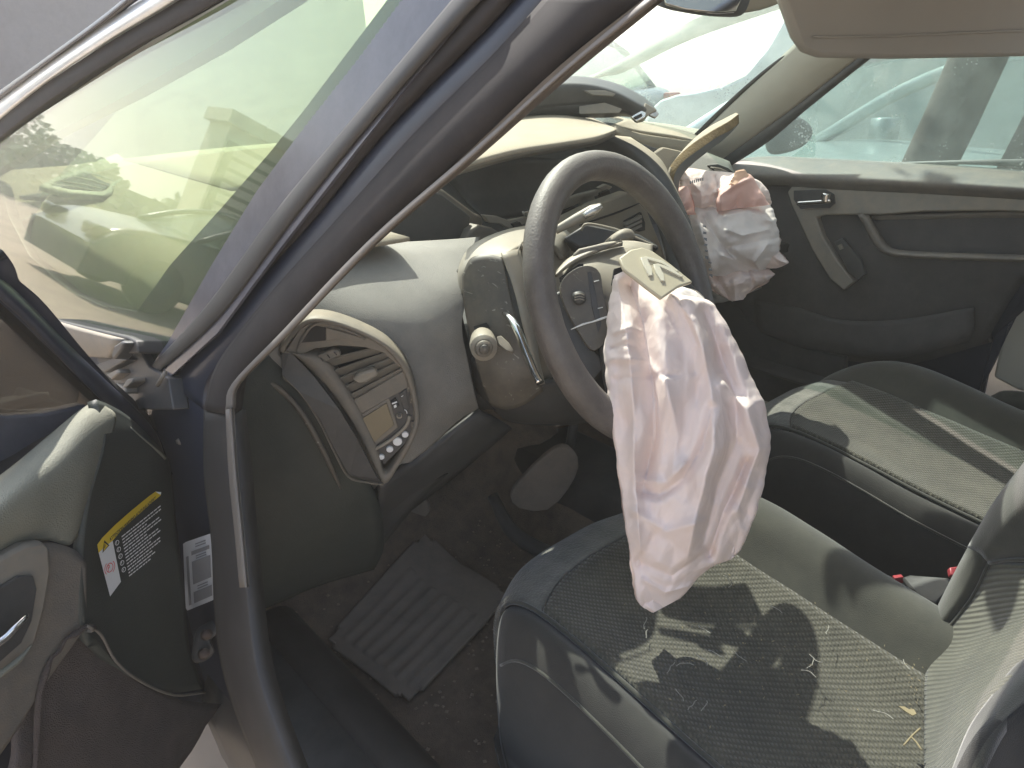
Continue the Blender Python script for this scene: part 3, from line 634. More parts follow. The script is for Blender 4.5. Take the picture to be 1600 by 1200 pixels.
# slotted demister outlet in the left wing, seen through the quarter glass
dv = part('demister_vent', db, 'pale triangular demister outlet behind the driver side quarter glass')
vz_ = 1.036
def vt(*pts): return [onp((0, 0, 1), (0, 0, vz_), x, y) for x, y in pts]
ring('vent_frame', vt((60, 291), (120, 268), (183, 240), (205, 270), (180, 290), (160, 307)), vt((78, 290), (125, 272), (176, 250), (192, 272), (172, 288), (158, 300)), M['pillar'], dv, .01, 2, .003)
slab('vent_well', vt((78, 290), (125, 272), (176, 250), (192, 272), (172, 288), (158, 300)), M['black'], dv, thick=.02, bev=0)
for a, b in (((95, 283), (165, 297)), ((112, 275), (170, 291)), ((130, 268), (178, 284)), ((148, 263), (186, 277)), ((80, 288), (150, 299))):
    tube('slat', vt(a, ((a[0]+b[0])/2, (a[1]+b[1])/2-1), b), [.002, .0035, .002], M['pillar'], dv, k=2, seg=6)
# hollow where the centre screen sat
hw = part('screen_cavity', db, 'dark hollow with bare brackets where the central screen was')
Y = lambda v, *pts: on('y', v, pts)
patch('cavity_light_stop', [[Vector((x, y, .86+.03*math.sin(x*9))) for x in (-.62, -.3, 0, .3, .66)] for y in (.30, .5, .82)], M['dark'], hw, thick=.02)  # plate added below the hollow to keep sun out of the footwell
patch('cavity_back', [Y(.72, (560, 180), (700, 180), (850, 180), (1000, 200), (1060, 225)), Y(.70, (560, 300), (700, 300), (850, 300), (1000, 300), (1060, 320)), Y(.60, (560, 420), (700, 420), (850, 420), (1000, 420), (1060, 440)), Y(.50, (560, 560), (700, 560), (850, 560), (1000, 560), (1100, 560))], M['dark'], hw, ku=3, kv=3)
slab('side_cheek', Y(.42, (592, 372), (610, 340), (672, 288), (694, 297), (742, 333), (754, 338), (755, 352), (744, 360), (728, 380), (660, 384)), M['plastic'], hw, thick=.03, bev=.004)
slab('side_cheek', Y(.40, (590, 372), (608, 345), (670, 296), (690, 303), (736, 338), (728, 380), (655, 386)), M['dark'], hw, thick=.01, bev=.003)
slab('cheek_foot', Y(.38, (726, 382), (736, 360), (748, 352), (770, 356), (782, 364), (770, 378)), M['plastic'], hw, thick=.03, bev=.004)
patch('cavity_wall', [Y(.56, (690, 272), (760, 250), (830, 245), (880, 250)), Y(.56, (725, 310), (770, 300), (830, 290), (880, 285)), Y(.53, (755, 340), (790, 340), (830, 335), (880, 320))], M['dark'], hw, ku=4, kv=4)
for pts in ([(756, 336), (778, 338), (800, 346), (812, 356), (800, 360), (782, 350), (764, 348)], [(795, 345), (830, 338), (832, 346), (806, 354)], [(868, 318), (905, 304), (938, 296), (945, 302), (915, 312), (880, 330)],
            [(905, 308), (928, 304), (934, 320), (912, 326)], [(936, 294), (948, 288), (958, 292), (946, 302)], [(560, 368), (635, 366), (655, 386), (560, 386)], [(655, 376), (674, 372), (678, 384), (660, 386)]):
    slab('bracket', Y(.40, *pts), M['shell'], hw, thick=.012, bev=.002)
for pts in ([(874, 332), (898, 322), (902, 350), (880, 356)], [(938, 302), (952, 296), (960, 318), (940, 326)], [(800, 350), (812, 346), (820, 356), (808, 360)]):
    slab('socket', Y(.395, *pts), M['black'], hw, thick=.01, bev=.001)
slab('cable_clip', Y(.39, (818, 331), (828, 329), (834, 336), (822, 339)), M['chrome'], hw, thick=.006, bev=.001)
# lifted top pad over the hollow
TP = [
 [at(700, 268, 1.10), at(800, 240, 1.18), at(880, 226, 1.25), at(930, 218, 1.30), at(962, 207, 1.33)],
 [at(700, 258, 1.11), at(800, 231, 1.19), at(880, 219, 1.26), at(930, 211, 1.31), at(963, 201, 1.335)],
 [at(700, 240, 1.18), at(800, 215, 1.27), at(880, 206, 1.34), at(930, 202, 1.38), at(958, 198, 1.40)],
 [at(720, 210, 1.38), at(800, 192, 1.46), at(870, 186, 1.52), at(920, 190, 1.55), at(952, 196, 1.56)],
 [at(730, 190, 1.62), at(800, 176, 1.68), at(860, 172, 1.72), at(905, 178, 1.73), at(945, 192, 1.72)]]
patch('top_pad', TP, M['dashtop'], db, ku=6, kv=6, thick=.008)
patch('pad_lip', [[v+Vector((0, .002, .0)) for v in TP[0]], [at(700, 275, 1.11), at(800, 247, 1.19), at(880, 232, 1.26), at(930, 223, 1.31), at(961, 213, 1.34)], [at(705, 277, 1.15), at(800, 250, 1.23), at(880, 236, 1.30), at(930, 227, 1.34), at(958, 214, 1.36)]], M['plastic'], db, ku=6, kv=4, thick=.006)
# right of the hollow: curved cowl of the instrument hood, its pale top and the slotted centre trim
hoodo = [(955, 206), (1000, 228), (1040, 262), (1070, 312), (1092, 370), (1102, 440), (1108, 500)]
hoodi = [(905, 232), (950, 245), (985, 272), (1010, 310), (1026, 350), (1040, 400), (1050, 450)]
hd_o = [at(x, y, d) for (x, y), d in zip(hoodo, (1.36, 1.38, 1.38, 1.37, 1.35, 1.33, 1.31))]
hd_i = [at(x, y, d+.05) for (x, y), d in zip(hoodi, (1.36, 1.38, 1.38, 1.37, 1.35, 1.33, 1.31))]
band('hood_inner', hd_i, [a.lerp(b, .9) for a, b in zip(hd_i, hd_o)], M['dark'], db, .015, .01)
hd_w = [at(x, y, d) for x, y, d in ((985, 214, 1.50), (1030, 246, 1.50), (1052, 285, 1.47), (1072, 330, 1.43), (1088, 380, 1.39), (1094, 430, 1.36), (1102, 480, 1.33))]
band('hood_edge', [a.lerp(b, .85) for a, b in zip(hd_i, hd_o)], hd_w, M['dashtop'], db, .006, .01)  # paler material here puts the sunlit rim into the colour
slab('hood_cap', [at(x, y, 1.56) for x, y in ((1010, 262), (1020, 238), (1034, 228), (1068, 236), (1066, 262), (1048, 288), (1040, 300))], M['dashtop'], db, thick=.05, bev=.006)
slab('hood_notch', [at(x, y, 1.36) for x, y in ((1028, 300), (1046, 298), (1060, 318), (1048, 316), (1042, 322))], M['black'], db, thick=.01, bev=.001)
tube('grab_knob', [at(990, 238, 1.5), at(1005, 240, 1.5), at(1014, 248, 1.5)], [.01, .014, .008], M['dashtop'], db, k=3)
slab('gap_panel', [at(x, y, 1.62) for x, y in ((964, 210), (1010, 226), (1028, 232), (1010, 262), (985, 244))], M['dark'], db, thick=.02, bev=.003)
slab('clip_tab', [at(x, y, 1.42) for x, y in ((950, 214), (958, 211), (974, 222), (966, 226))], M['pillar'], db, thick=.006, bev=.001)
ct = part('centre_trim', db)
slab('trim_panel', Y(.33, (875, 348), (935, 318), (985, 300), (1012, 330), (1040, 400), (1050, 470), (1000, 480), (930, 440), (890, 390)), M['dashtop'], ct, thick=.03, bev=.004)  # lighter material stands for sun reaching this panel
tube('trim_groove', Y(.328, (905, 352), (935, 342), (970, 330), (1002, 316)), [.001, .002, .002, .001], M['black'], ct, k=3, seg=6)
slab('vent_well', Y(.325, (976, 346), (1002, 332), (1008, 348), (1008, 360), (998, 362)), M['black'], ct, thick=.006, bev=0)
for y0 in (0, 7, 14): slab('slat', Y(.320, (976, 349+y0), (1003, 336+y0), (1004, 340+y0), (978, 353+y0)), M['shell'], ct, thick=.006, bev=.0008)
slab('dash_lower_right', [at(x, y, 1.80) for x, y in ((1085, 330), (1108, 345), (1112, 440), (1120, 480), (1120, 520), (1090, 470))], M['dark'], db, thick=.05, bev=.006)

# passenger side of the dash behind the burst panel
patch('passenger_dash', [[at(1080, 228, 1.86), at(1110, 240, 1.88), at(1140, 252, 1.88)], [at(1060, 290, 1.62), at(1110, 300, 1.72), at(1160, 300, 1.80)], [at(1070, 380, 1.60), at(1120, 390, 1.68), at(1180, 390, 1.78)], [at(1090, 470, 1.62), at(1140, 470, 1.68), at(1190, 450, 1.78)]], M['dash'], db, thick=.02)
slab('end_vent', [at(x, y, 1.80) for x, y in ((1105, 258), (1122, 256), (1138, 262), (1150, 272), (1140, 276), (1120, 268))], M['black'], db, thick=.01, bev=.002)
for k in range(2): tube('slat', [at(1110+k*6, 262+k*4, 1.79), at(1126+k*6, 264+k*4, 1.79), at(1140+k*3, 271+k*3, 1.79)], .002, M['plastic'], db, k=2, seg=6)

# ---- side panel of the dash, facing the door opening
SP = [
 [at(368, 610, .90), at(385, 585, .91), at(415, 556, .93), at(440, 550, .955)],
 [at(372, 660, .92), at(400, 630, .93), at(440, 610, .95), at(480, 610, .975)],
 [at(375, 740, .97), at(420, 720, .98), at(470, 700, 1.0), at(535, 700, 1.02)],
 [at(380, 830, 1.03), at(430, 820, 1.04), at(500, 800, 1.06), at(588, 775, 1.085)],
 [at(384, 915, 1.09), at(430, 910, 1.11), at(500, 880, 1.14), at(600, 850, 1.19)],
 [at(390, 960, 1.13), at(430, 945, 1.15), at(500, 915, 1.20), at(585, 890, 1.26)]]
patch('side_panel', SP, M['darkgreen'], db, ku=6, kv=6, thick=.012)
def bz(*pts, off=0.): return [onp(bn_, BZ+bn_.normalized()*off, x, y) for x, y in pts]
def bz_(x, y, off): return bz((x, y), off=off)[0]
tube('panel_bead', [at(*q) for q in ((402, 592, .93), (432, 604, .945), (468, 640, .965), (498, 690, .985), (520, 735, 1.01), (533, 765, 1.035))], [.002, .004, .004, .004, .0035, .001], M['darkscr'], db, k=5, seg=8)
tube('panel_lip', [at(*q) for q in ((441, 588, .945), (470, 615, .958), (500, 660, .975), (522, 705, .995), (545, 745, 1.02), (575, 754, 1.035), (598, 757, 1.05))], .0016, M['plastic'], db, k=5, seg=6)
slab('cheek_plate', [at(*q) for q in ((440, 552, .935), (452, 548, .935), (492, 590, .95), (530, 640, .965), (560, 690, .985), (590, 748, 1.02), (596, 754, 1.03), (575, 752, 1.022), (546, 742, 1.005), (522, 700, .985), (500, 655, .965), (468, 612, .948), (441, 586, .94))], M['dark'], db, thick=.008, bev=0)
# ---- air vent and climate panel
av = part('climate_pod', db, 'side air vent over an amber display with rows of small round buttons')
ring('pod_rim', bz((436, 546), (462, 510), (486, 497), (520, 500), (565, 516), (605, 538), (632, 566), (646, 596), (654, 632), (655, 664), (640, 700), (622, 730), (600, 756), (578, 715), (556, 670), (520, 615), (480, 572), (452, 550), off=.005),
     bz((446, 548), (468, 516), (489, 504), (520, 507), (562, 522), (600, 544), (624, 571), (637, 600), (645, 634), (646, 662), (634, 694), (617, 722), (601, 740), (592, 708), (574, 664), (540, 606), (506, 562), (466, 552), off=.005), M['plastic'], av, .03, 4, .003)
slab('pod_plate', bz((446, 549), (468, 514), (489, 502), (520, 505), (565, 520), (604, 542), (630, 570), (624, 574), (600, 552), (571, 543), (530, 540), (492, 545), (466, 556), off=.003), M['plastic'], av, thick=.012, bev=.001)
slab('pod_sill', bz((538, 634), (630, 580), (640, 592), (644, 602), (556, 652), (548, 650), off=.003), M['plastic'], av, thick=.012, bev=.001)
slab('outlet', bz((466, 536), (478, 516), (492, 509), (510, 513), (509, 532), (490, 534), off=.0045), M['black'], av, thick=.004, bev=0)
slab('outlet_flap', bz((509, 512), (540, 520), (572, 530), (568, 533), (530, 531), (509, 533), off=.006), M['plastic'], av, thick=.004, bev=.001)
tube('outlet_rim', bz((463, 550), (472, 530), (490, 508), (520, 508), (572, 529), off=.006), [.001, .002, .002, .002, .001], M['plastic'], av, k=4, seg=6)
slab('vent_well', bz((468, 556), (495, 545), (530, 538), (572, 542), (604, 552), (628, 578), (541, 634), (505, 588), off=-.022), M['black'], av, thick=.004, bev=0)
SL = [((490, 566), (586, 541)), ((497, 574), (603, 548)), ((510, 592), (618, 556)), ((519, 604), (630, 562)), ((528, 618), (632, 572)), ((536, 630), (636, 584))]
for k, (a, b) in enumerate(SL[1:5]):
    A = bz_(a[0], a[1]-6, .000); B = bz_(b[0]-6, b[1]-3, .000); C = bz_(b[0]-2, b[1]+7, -.016); D = bz_(a[0]+6, a[1]+6, -.016)
    slab('slat', [bz_(a[0], a[1]-7, .002), bz_(b[0]-10, b[1]-5, .002), bz_(b[0]-4, b[1]+3, -.006), bz_(a[0]+5, a[1]+3, -.006)], M['plastic'], av, thick=.003, bev=.0008)
slab('slat', [bz_(533, 625, .001), bz_(630, 575, .001), bz_(634, 582, -.002), bz_(537, 632, -.002)], M['plastic'], av, thick=.003, bev=.0008)
slab('shut_slider', bz((482, 562), (520, 546), (530, 549), (533, 556), (498, 572), (486, 573), off=.004), M['plastic'], av, thick=.01, bev=.002)
for k in range(4):
    q = Vector((492, 566)).lerp(Vector((524, 552)), k/3); tube('slider_notch', [bz_(q.x-2, q.y-2, .0055), bz_(q.x+2, q.y+3, .0055)], .0008, M['dark'], av, k=1, seg=5)
slab('vent_tab', [bz_(550, 594, .012), bz_(562, 584, .014), bz_(583, 578, .014), bz_(590, 582, .014), bz_(590, 588, .012), bz_(574, 598, .012), bz_(562, 600, .012)], M['shell'], av, thick=.010, bev=.003)
slab('control_plate', bz((556, 648), (632, 590), (642, 596), (650, 634), (650, 664), (634, 694), (600, 728), (592, 712), off=.002), M['dark'], av, thick=.01, bev=.002)
slab('display_bezel', bz((561, 650), (608, 622), (622, 668), (584, 699), off=.004), M['plastic'], av, thick=.004, bev=.001)
slab('display', bz((566, 654), (604, 630), (616, 664), (585, 691), off=.006), M['display'], av, thick=.003, bev=.0005)
tube('plate_rib', bz((586, 702), (612, 686), (634, 666), (640, 650), off=.005), .0024, M['shell'], av, k=4, seg=8)
def disc(name, c, r, n, m, parent, h=.003):
    n = Vector(n).normalized(); a = n.orthogonal().normalized(); b = n.cross(a); V = []; seg = 14
    for u, z in ((1, 0), (1, h*.7), (.85, h)): V += [c+(a*math.cos(2*math.pi*i/seg)+b*math.sin(2*math.pi*i/seg))*r*u+n*z for i in range(seg)]
    F = [(j*seg+i, j*seg+(i+1) % seg, (j+1)*seg+(i+1) % seg, (j+1)*seg+i) for j in range(2) for i in range(seg)]+[tuple(range(2*seg, 3*seg))]
    return mesh(name, V, F, m, parent, False)
for x, y, r in ((596, 713, .0042), (609, 701, .0048), (621, 689, .0064), (633, 678, .0046)): disc('button', bz_(x, y, .0025), r, bn_, M['white'], av)
for x, y in ((640, 606), (644, 624), (649, 646), (646, 666)):
    slab('key', bz((x-4, y-7), (x+3, y-8), (x+5, y+5), (x-3, y+7), off=.0045), M['darkscr'], av, thick=.003, bev=.0008)
    disc('button_mark', bz_(x, y, .005), .0016, bn_, M['shell'], av, .0006)
slab('key', bz((610, 628), (618, 622), (624, 634), (616, 640), off=.0045), M['black'], av, thick=.003, bev=.0005)
slab('key_mark', bz((612, 630), (620, 627), (621, 629), (613, 632), off=.0055), M['white'], av, thick=.0005, bev=0)
slab('key_mark', bz((615, 634), (619, 632), (620, 636), (616, 638), off=.0055), M['white'], av, thick=.0005, bev=0)
disc('dial', bz_(624, 649, .003), .004, bn_, M['shell'], av); disc('dial_face', bz_(624, 649, .0055), .0026, bn_, M['dark'], av, .001)
slab('key', bz((624, 616), (634, 608), (640, 640), (632, 644), off=.0042), M['dark'], av, thick=.003, bev=.001)
tube('key_mark', bz((632, 640), (635, 642), (636, 646), off=.0055), .0007, M['white'], av, k=2, seg=5)
tube('key_mark', bz((627, 620), (630, 618), off=.0055), .0007, M['white'], av, k=1, seg=5)
patch('lower_trim', [[at(598, 757, 1.06), at(650, 720, 1.10), at(700, 678, 1.12), at(750, 640, 1.14)], [at(590, 800, 1.13), at(650, 755, 1.14), at(720, 700, 1.15), at(775, 655, 1.17)], [at(570, 850, 1.22), at(640, 800, 1.24), at(730, 730, 1.25), at(800, 670, 1.27)]], M['dark'], db, ku=5, kv=4, thick=.01)
patch('under_trim', [[at(560, 860, 1.20), at(600, 770, 1.12), at(640, 745, 1.13)], [at(600, 850, 1.24), at(650, 790, 1.2), at(700, 740, 1.2)]], M['dark'], db)

# ---- loose instrument lid standing up against the windscreen
lidt = thing('loose_instrument_lid', 'broken dark instrument lid standing on the dash top with its bright hinge end showing', 'lid', tuple(at(900, 190, 1.62)))
LU = [at(x, y, d) for x, y, d in ((800, 150, 1.55), (830, 128, 1.60), (880, 119, 1.64), (925, 121, 1.66), (968, 132, 1.68), (1000, 148, 1.69), (1018, 162, 1.69), (1026, 172, 1.69))]
LM = [at(x, y, d) for x, y, d in ((800, 160, 1.50), (830, 145, 1.54), (880, 135, 1.57), (925, 137, 1.59), (960, 146, 1.60), (988, 160, 1.61), (1005, 170, 1.62), (1014, 176, 1.63))]
LL = [at(x, y, d) for x, y, d in ((800, 180, 1.52), (830, 172, 1.56), (880, 165, 1.59), (920, 163, 1.61), (950, 164, 1.62), (975, 173, 1.63), (990, 182, 1.63), (996, 187, 1.63))]
patch('lid_shell', [LU, [a.lerp(b, .5)+(CAM-a).normalized()*.015 for a, b in zip(LU, LM)], LM, LL], M['dark'], lidt, ku=5, kv=5, thick=.006)
patch('lid_underside', [[p.copy() for p in LL], [at(x, y, d) for x, y, d in ((800, 192, 1.56), (830, 185, 1.60), (870, 183, 1.62), (915, 184, 1.64), (945, 184, 1.65), (972, 182, 1.66), (988, 184, 1.66), (995, 188, 1.66))]], M['dark'], lidt, ku=4, kv=2, thick=.004)
slab('lid_recess', [at(x, y, 1.585) for x, y in ((912, 141), (945, 141), (962, 146), (958, 150), (925, 148))], M['plastic'], lidt, thick=.004, bev=.001)
slab('lid_recess', [at(x, y, 1.60) for x, y in ((905, 166), (945, 160), (972, 170), (968, 176), (905, 178))], M['plastic'], lidt, thick=.004, bev=.001)
slab('lid_edge', [at(x, y, 1.625) for x, y in ((1008, 160), (1022, 168), (1027, 172), (1018, 176), (1012, 180), (1006, 188), (995, 190), (990, 180), (1004, 174))], M['shell'], lidt, thick=.012, bev=.002)
slab('hinge_clip', [at(x, y, 1.62) for x, y in ((986, 182), (1002, 172), (1010, 176), (1008, 183), (994, 190))], M['chrome'], lidt, thick=.01, bev=.0015)
slab('hinge_slot', [at(x, y, 1.615) for x, y in ((990, 183), (1002, 177), (1004, 180), (992, 186))], M['black'], lidt, thick=.004, bev=0)
slab('hinge_lug', [at(x, y, 1.63) for x, y in ((1014, 172), (1026, 172), (1030, 178), (1024, 184), (1014, 180))], M['silver'], lidt, thick=.008, bev=.0015)

# ================================================================== STEERING COLUMN AND WHEEL
cs = part('steering_column', car)
SH = [  # outer shell from the dash towards the wheel, over the top and down the side
 [at(712, 470, 1.10), at(716, 420, 1.10), at(735, 385, 1.12), at(780, 362, 1.15), at(830, 352, 1.18), at(880, 356, 1.22), at(900, 380, 1.24)],
 [at(720, 460, 1.07), at(722, 420, 1.07), at(742, 388, 1.09), at(785, 366, 1.12), at(832, 358, 1.15), at(880, 364, 1.18), at(896, 386, 1.21)],
 [at(738, 425, 1.055), at(752, 404, 1.055), at(775, 385, 1.07), at(802, 372, 1.10), at(835, 368, 1.12), at(872, 374, 1.15), at(888, 396, 1.17)],
 [at(785, 402, 1.045), at(790, 400, 1.045), at(800, 392, 1.05), at(815, 384, 1.07), at(838, 380, 1.09), at(866, 384, 1.12), at(880, 404, 1.14)]]
patch('column_shell', SH, M['shell'], cs, ku=6, kv=6, thick=.006)
SS = [[at(722, 430, 1.06), at(735, 404, 1.052), at(760, 397, 1.046), at(785, 402, 1.04)],
      [at(724, 470, 1.055), at(745, 460, 1.045), at(775, 455, 1.038), at(795, 452, 1.034)],
      [at(735, 530, 1.05), at(760, 530, 1.038), at(790, 525, 1.03), at(812, 520, 1.028)],
      [at(750, 590, 1.06), at(775, 595, 1.045), at(805, 590, 1.035), at(832, 580, 1.033)],
      [at(765, 632, 1.09), at(790, 640, 1.08), at(820, 632, 1.07), at(850, 610, 1.06)]]
patch('column_cheek', SS, M['darkscr'], cs, ku=6, kv=6, thick=.006)
band('cheek_edge', [at(782, 395, 1.04), at(802, 450, 1.03), at(818, 515, 1.025), at(832, 560, 1.026), (at(842, 600, 1.04))], [at(812, 388, 1.06), at(826, 440, 1.05), at(838, 505, 1.045), at(842, 555, 1.045), at(852, 600, 1.05)], M['shell'], cs, .008, .008)
patch('instrument_side', [[at(800, 400, 1.08), at(820, 385, 1.10), at(850, 378, 1.13), at(885, 390, 1.17)], [at(818, 450, 1.08), at(835, 440, 1.09), at(860, 430, 1.12), at(890, 430, 1.15)], [at(828, 520, 1.09), at(845, 510, 1.10), at(870, 500, 1.12), at(895, 500, 1.13)], [at(850, 620, 1.13), at(870, 620, 1.13), at(900, 620, 1.14), at(930, 620, 1.15)]], M['shell'], cs, thick=.01)
tube('shell_groove', [at(806, 410, 1.045), at(815, 380, 1.06), at(835, 372, 1.08), at(856, 366, 1.1)], [.0008, .0016, .0016, .0008], M['plastic'], cs, k=4, seg=6)
patch('column_gap', [[at(706, 440, 1.09), at(718, 420, 1.10)], [at(708, 500, 1.10), at(722, 490, 1.12)], [at(728, 570, 1.11), at(745, 570, 1.13)], [at(748, 640, 1.15), at(775, 640, 1.15)]], M['black'], cs)
patch('column_lower', [[at(735, 560, 1.08), at(780, 600, 1.08), at(850, 600, 1.09), at(900, 580, 1.12)], [at(745, 610, 1.12), at(790, 640, 1.12), at(860, 640, 1.13), at(920, 630, 1.16)], [at(770, 640, 1.20), at(800, 660, 1.20), at(870, 665, 1.21), at(930, 660, 1.25)]], M['dark'], cs, thick=.01)
slab('stalk_slot', [at(x, y, 1.032) for x, y in ((740, 510), (760, 504), (766, 512), (760, 520), (745, 526))], M['black'], cs, thick=.004, bev=0)
# stalks
sk = part('light_stalk', cs)
kn = [at(752, 522, 1.05), at(754, 530, 1.02), at(755, 538, .995), at(756, 544, .975)]
tube('stalk_knob', kn, [.010, .0165, .0185, .0175], M['shell'], sk, k=3, seg=24)
tube('knob_end', [at(756, 544, .976), at(757, 546, .968)], [.0125, .0105], M['plastic'], sk, k=1, seg=24)
tube('knob_cap', [at(757, 546, .968), at(757.5, 547, .965)], [.0075, .006], M['darkscr'], sk, k=1, seg=20)
slab('paddle', [at(x, y, d) for x, y, d in ((776, 526, 1.01), (783, 524, 1.01), (795, 535, 1.005), (803, 547, 1.0), (801, 551, 1.0), (790, 547, 1.0), (779, 538, 1.005))], M['plastic'], cs, thick=.004, bev=.001)
tube('gear_stalk', [at(788, 490, 1.03), at(797, 497, 1.01), at(808, 515, .995), (at(822, 550, .985)), at(835, 582, .975), at(844, 598, .97)], [.004, .0065, .0072, .0075, .0075, .007], M['chrome'], cs, k=6, seg=12, flat=.8)
tube('wiper_stalk', [at(868, 360, 1.13), at(900, 343, 1.13), at(925, 330, 1.13), at(940, 323, 1.13)], [.006, .0085, .0095, .006], M['shell'], cs, k=5, seg=12)
tube('stalk_tip', [at(912, 338, 1.120), at(928, 329, 1.118), at(940, 322, 1.117)], [.005, .0065, .004], M['silver'], cs, k=4, seg=10)
slab('rear_shroud', [at(x, y, 1.15) for x, y in ((880, 372), (918, 348), (962, 358), (1000, 366), (1030, 384), (1028, 392), (980, 378), (905, 388))], M['dark'], cs, thick=.05, bev=.004)
tube('shroud_rim', [at(908, 360, 1.145), at(918, 350, 1.145), at(960, 358, 1.145), (at(990, 370, 1.145)), at(1026, 386, 1.145)], .0022, M['shell'], cs, k=4, seg=6)
blob('switch_bump', [(943, 382), (955, 368), (972, 358), (985, 358), (992, 366), (990, 374), (965, 382)], 1.13, .02, M['plastic'], cs, .6)
# wheel
wc = Vector((-.333, -.003, .979)); rk, yw = R(25), R(8.4)
wn = Vector((math.sin(yw)*math.cos(rk), -math.cos(yw)*math.cos(rk), math.sin(rk))); w1 = Vector((0, 0, 1)).cross(wn).normalized(); w2 = wn.cross(w1)
sw = part('steering_wheel', car, 'worn leather steering wheel with its hub cover burst open')
NR = 72; rr_ = .181
rimp = [wc+(w1*math.cos(2*math.pi*i/NR)+w2*math.sin(2*math.pi*i/NR))*rr_ for i in range(NR)]
V = []; F = []; sg = 20
for i, p in enumerate(rimp):
    e = (p-wc).normalized(); a0 = 2*math.pi*i/NR
    for s in range(sg):
        a = 2*math.pi*s/sg; r1 = .0192*(1+.10*max(0, math.sin(a0*2)))  # slight thumb swell
        V.append(p+e*math.cos(a)*r1*1.02+wn*math.sin(a)*r1*.95+noise.noise_vector(p*60+e*math.cos(a))*.0004)
for i in range(NR):
    for s in range(sg): F.append((i*sg+s, i*sg+(s+1) % sg, ((i+1) % NR)*sg+(s+1) % sg, ((i+1) % NR)*sg+s))
mesh('rim', V, [tuple(reversed(f)) for f in F], M['leather'], sw)
# fixed hub
patch('hub_shell', [[at(878, 424, 1.03), at(900, 398, 1.04), at(940, 380, 1.07), at(985, 376, 1.10), at(1020, 382, 1.12)],
                    [at(880, 432, 1.0), at(905, 412, 1.01), at(945, 395, 1.03), at(985, 388, 1.05), at(1020, 394, 1.08)],
                    [at(878, 450, .985), at(905, 436, .99), at(945, 424, 1.0), at(985, 420, 1.01), at(1025, 415, 1.04)],
                    [at(880, 480, .985), at(915, 470, .985), at(950, 465, .985), at(985, 460, .99), at(1030, 450, 1.02)],
                    [at(890, 520, .99), at(920, 520, .985), at(950, 515, .985), at(985, 510, .99), at(1030, 500, 1.02)]], M['shell'], sw, ku=6, kv=6, thick=.01)
slab('hub_slot', [at(x, y, .975) for x, y in ((874, 434), (905, 412), (912, 412), (912, 417), (880, 440), (875, 440))], M['black'], sw, thick=.006, bev=0)
band('hub_ridge', [at(868, 424, 1.0), at(890, 402, 1.02), at(930, 384, 1.03), at(972, 376, 1.05)], [at(870, 432, .995), at(900, 410, 1.01), at(940, 392, 1.02), at(974, 380, 1.04)], M['shell'], sw, .008, .006)
slab('hub_dish', [at(x, y, 1.015) for x, y in ((894, 398), (905, 388), (940, 380), (968, 377), (950, 388), (915, 400), (900, 406))], M['plastic'], sw, thick=.006, bev=.003)
pod = [at(x, y, .968) for x, y in ((876, 445), (885, 430), (905, 417), (925, 416), (938, 428), (942, 455), (950, 490), (948, 525), (935, 545), (922, 545), (905, 520), (888, 490), (878, 465))]
slab('control_pod', pod, M['darkscr'], sw, thick=.03, k=3, bev=.006)
slab('pod_groove', [at(x, y, .9665) for x, y in ((918, 425), (924, 425), (930, 455), (940, 505), (935, 520), (925, 480))], M['dark'], sw, thick=.002, bev=.0005)
blob('roller_knob', [(894, 462), (898, 456), (908, 455), (915, 460), (916, 470), (908, 476), (898, 474)], .962, .006, M['dark'], sw, 1.2)
for k in range(3): tube('roller_notch', [at(898, 461+k*4, .953), at(906, 459+k*4, .951), at(913, 461+k*4, .953)], .0008, M['shell'], sw, k=2, seg=5)
tube('crack', [at(892, 515, .960), at(910, 507, .958), at(925, 503, .957), at(940, 498, .956), at(962, 490, .955)], [.0006, .0014, .001, .0016, .0006], M['white'], sw, k=2, seg=5)
for q in ((928, 440, 936, 438), (934, 482, 942, 480)): tube('scuff', [at(q[0], q[1], .9635), at(q[2], q[3], .9635)], .0007, M['white'], sw, k=1, seg=5)
# spokes
slab('spoke', [at(x, y, .985) for x, y in ((850, 470), (880, 450), (895, 490), (930, 545), (950, 570), (925, 600), (880, 560), (858, 520))], M['dark'], sw, thick=.02, bev=.004)
slab('spoke', [at(x, y, 1.05) for x, y in ((1025, 430), (1078, 440), (1104, 470), (1108, 520), (1070, 500), (1020, 470))], M['dark'], sw, thick=.02, bev=.004)
slab('spoke', [at(x, y, .975) for x, y in ((935, 530), (1000, 520), (1010, 600), (990, 680), (960, 680), (945, 600))], M['dark'], sw, thick=.02, bev=.004)
slab('hub_void', [at(x, y, .99) for x, y in ((960, 420), (980, 415), (1050, 450), (1060, 500), (980, 500), (955, 445))], M['black'], sw, thick=.01, bev=0)
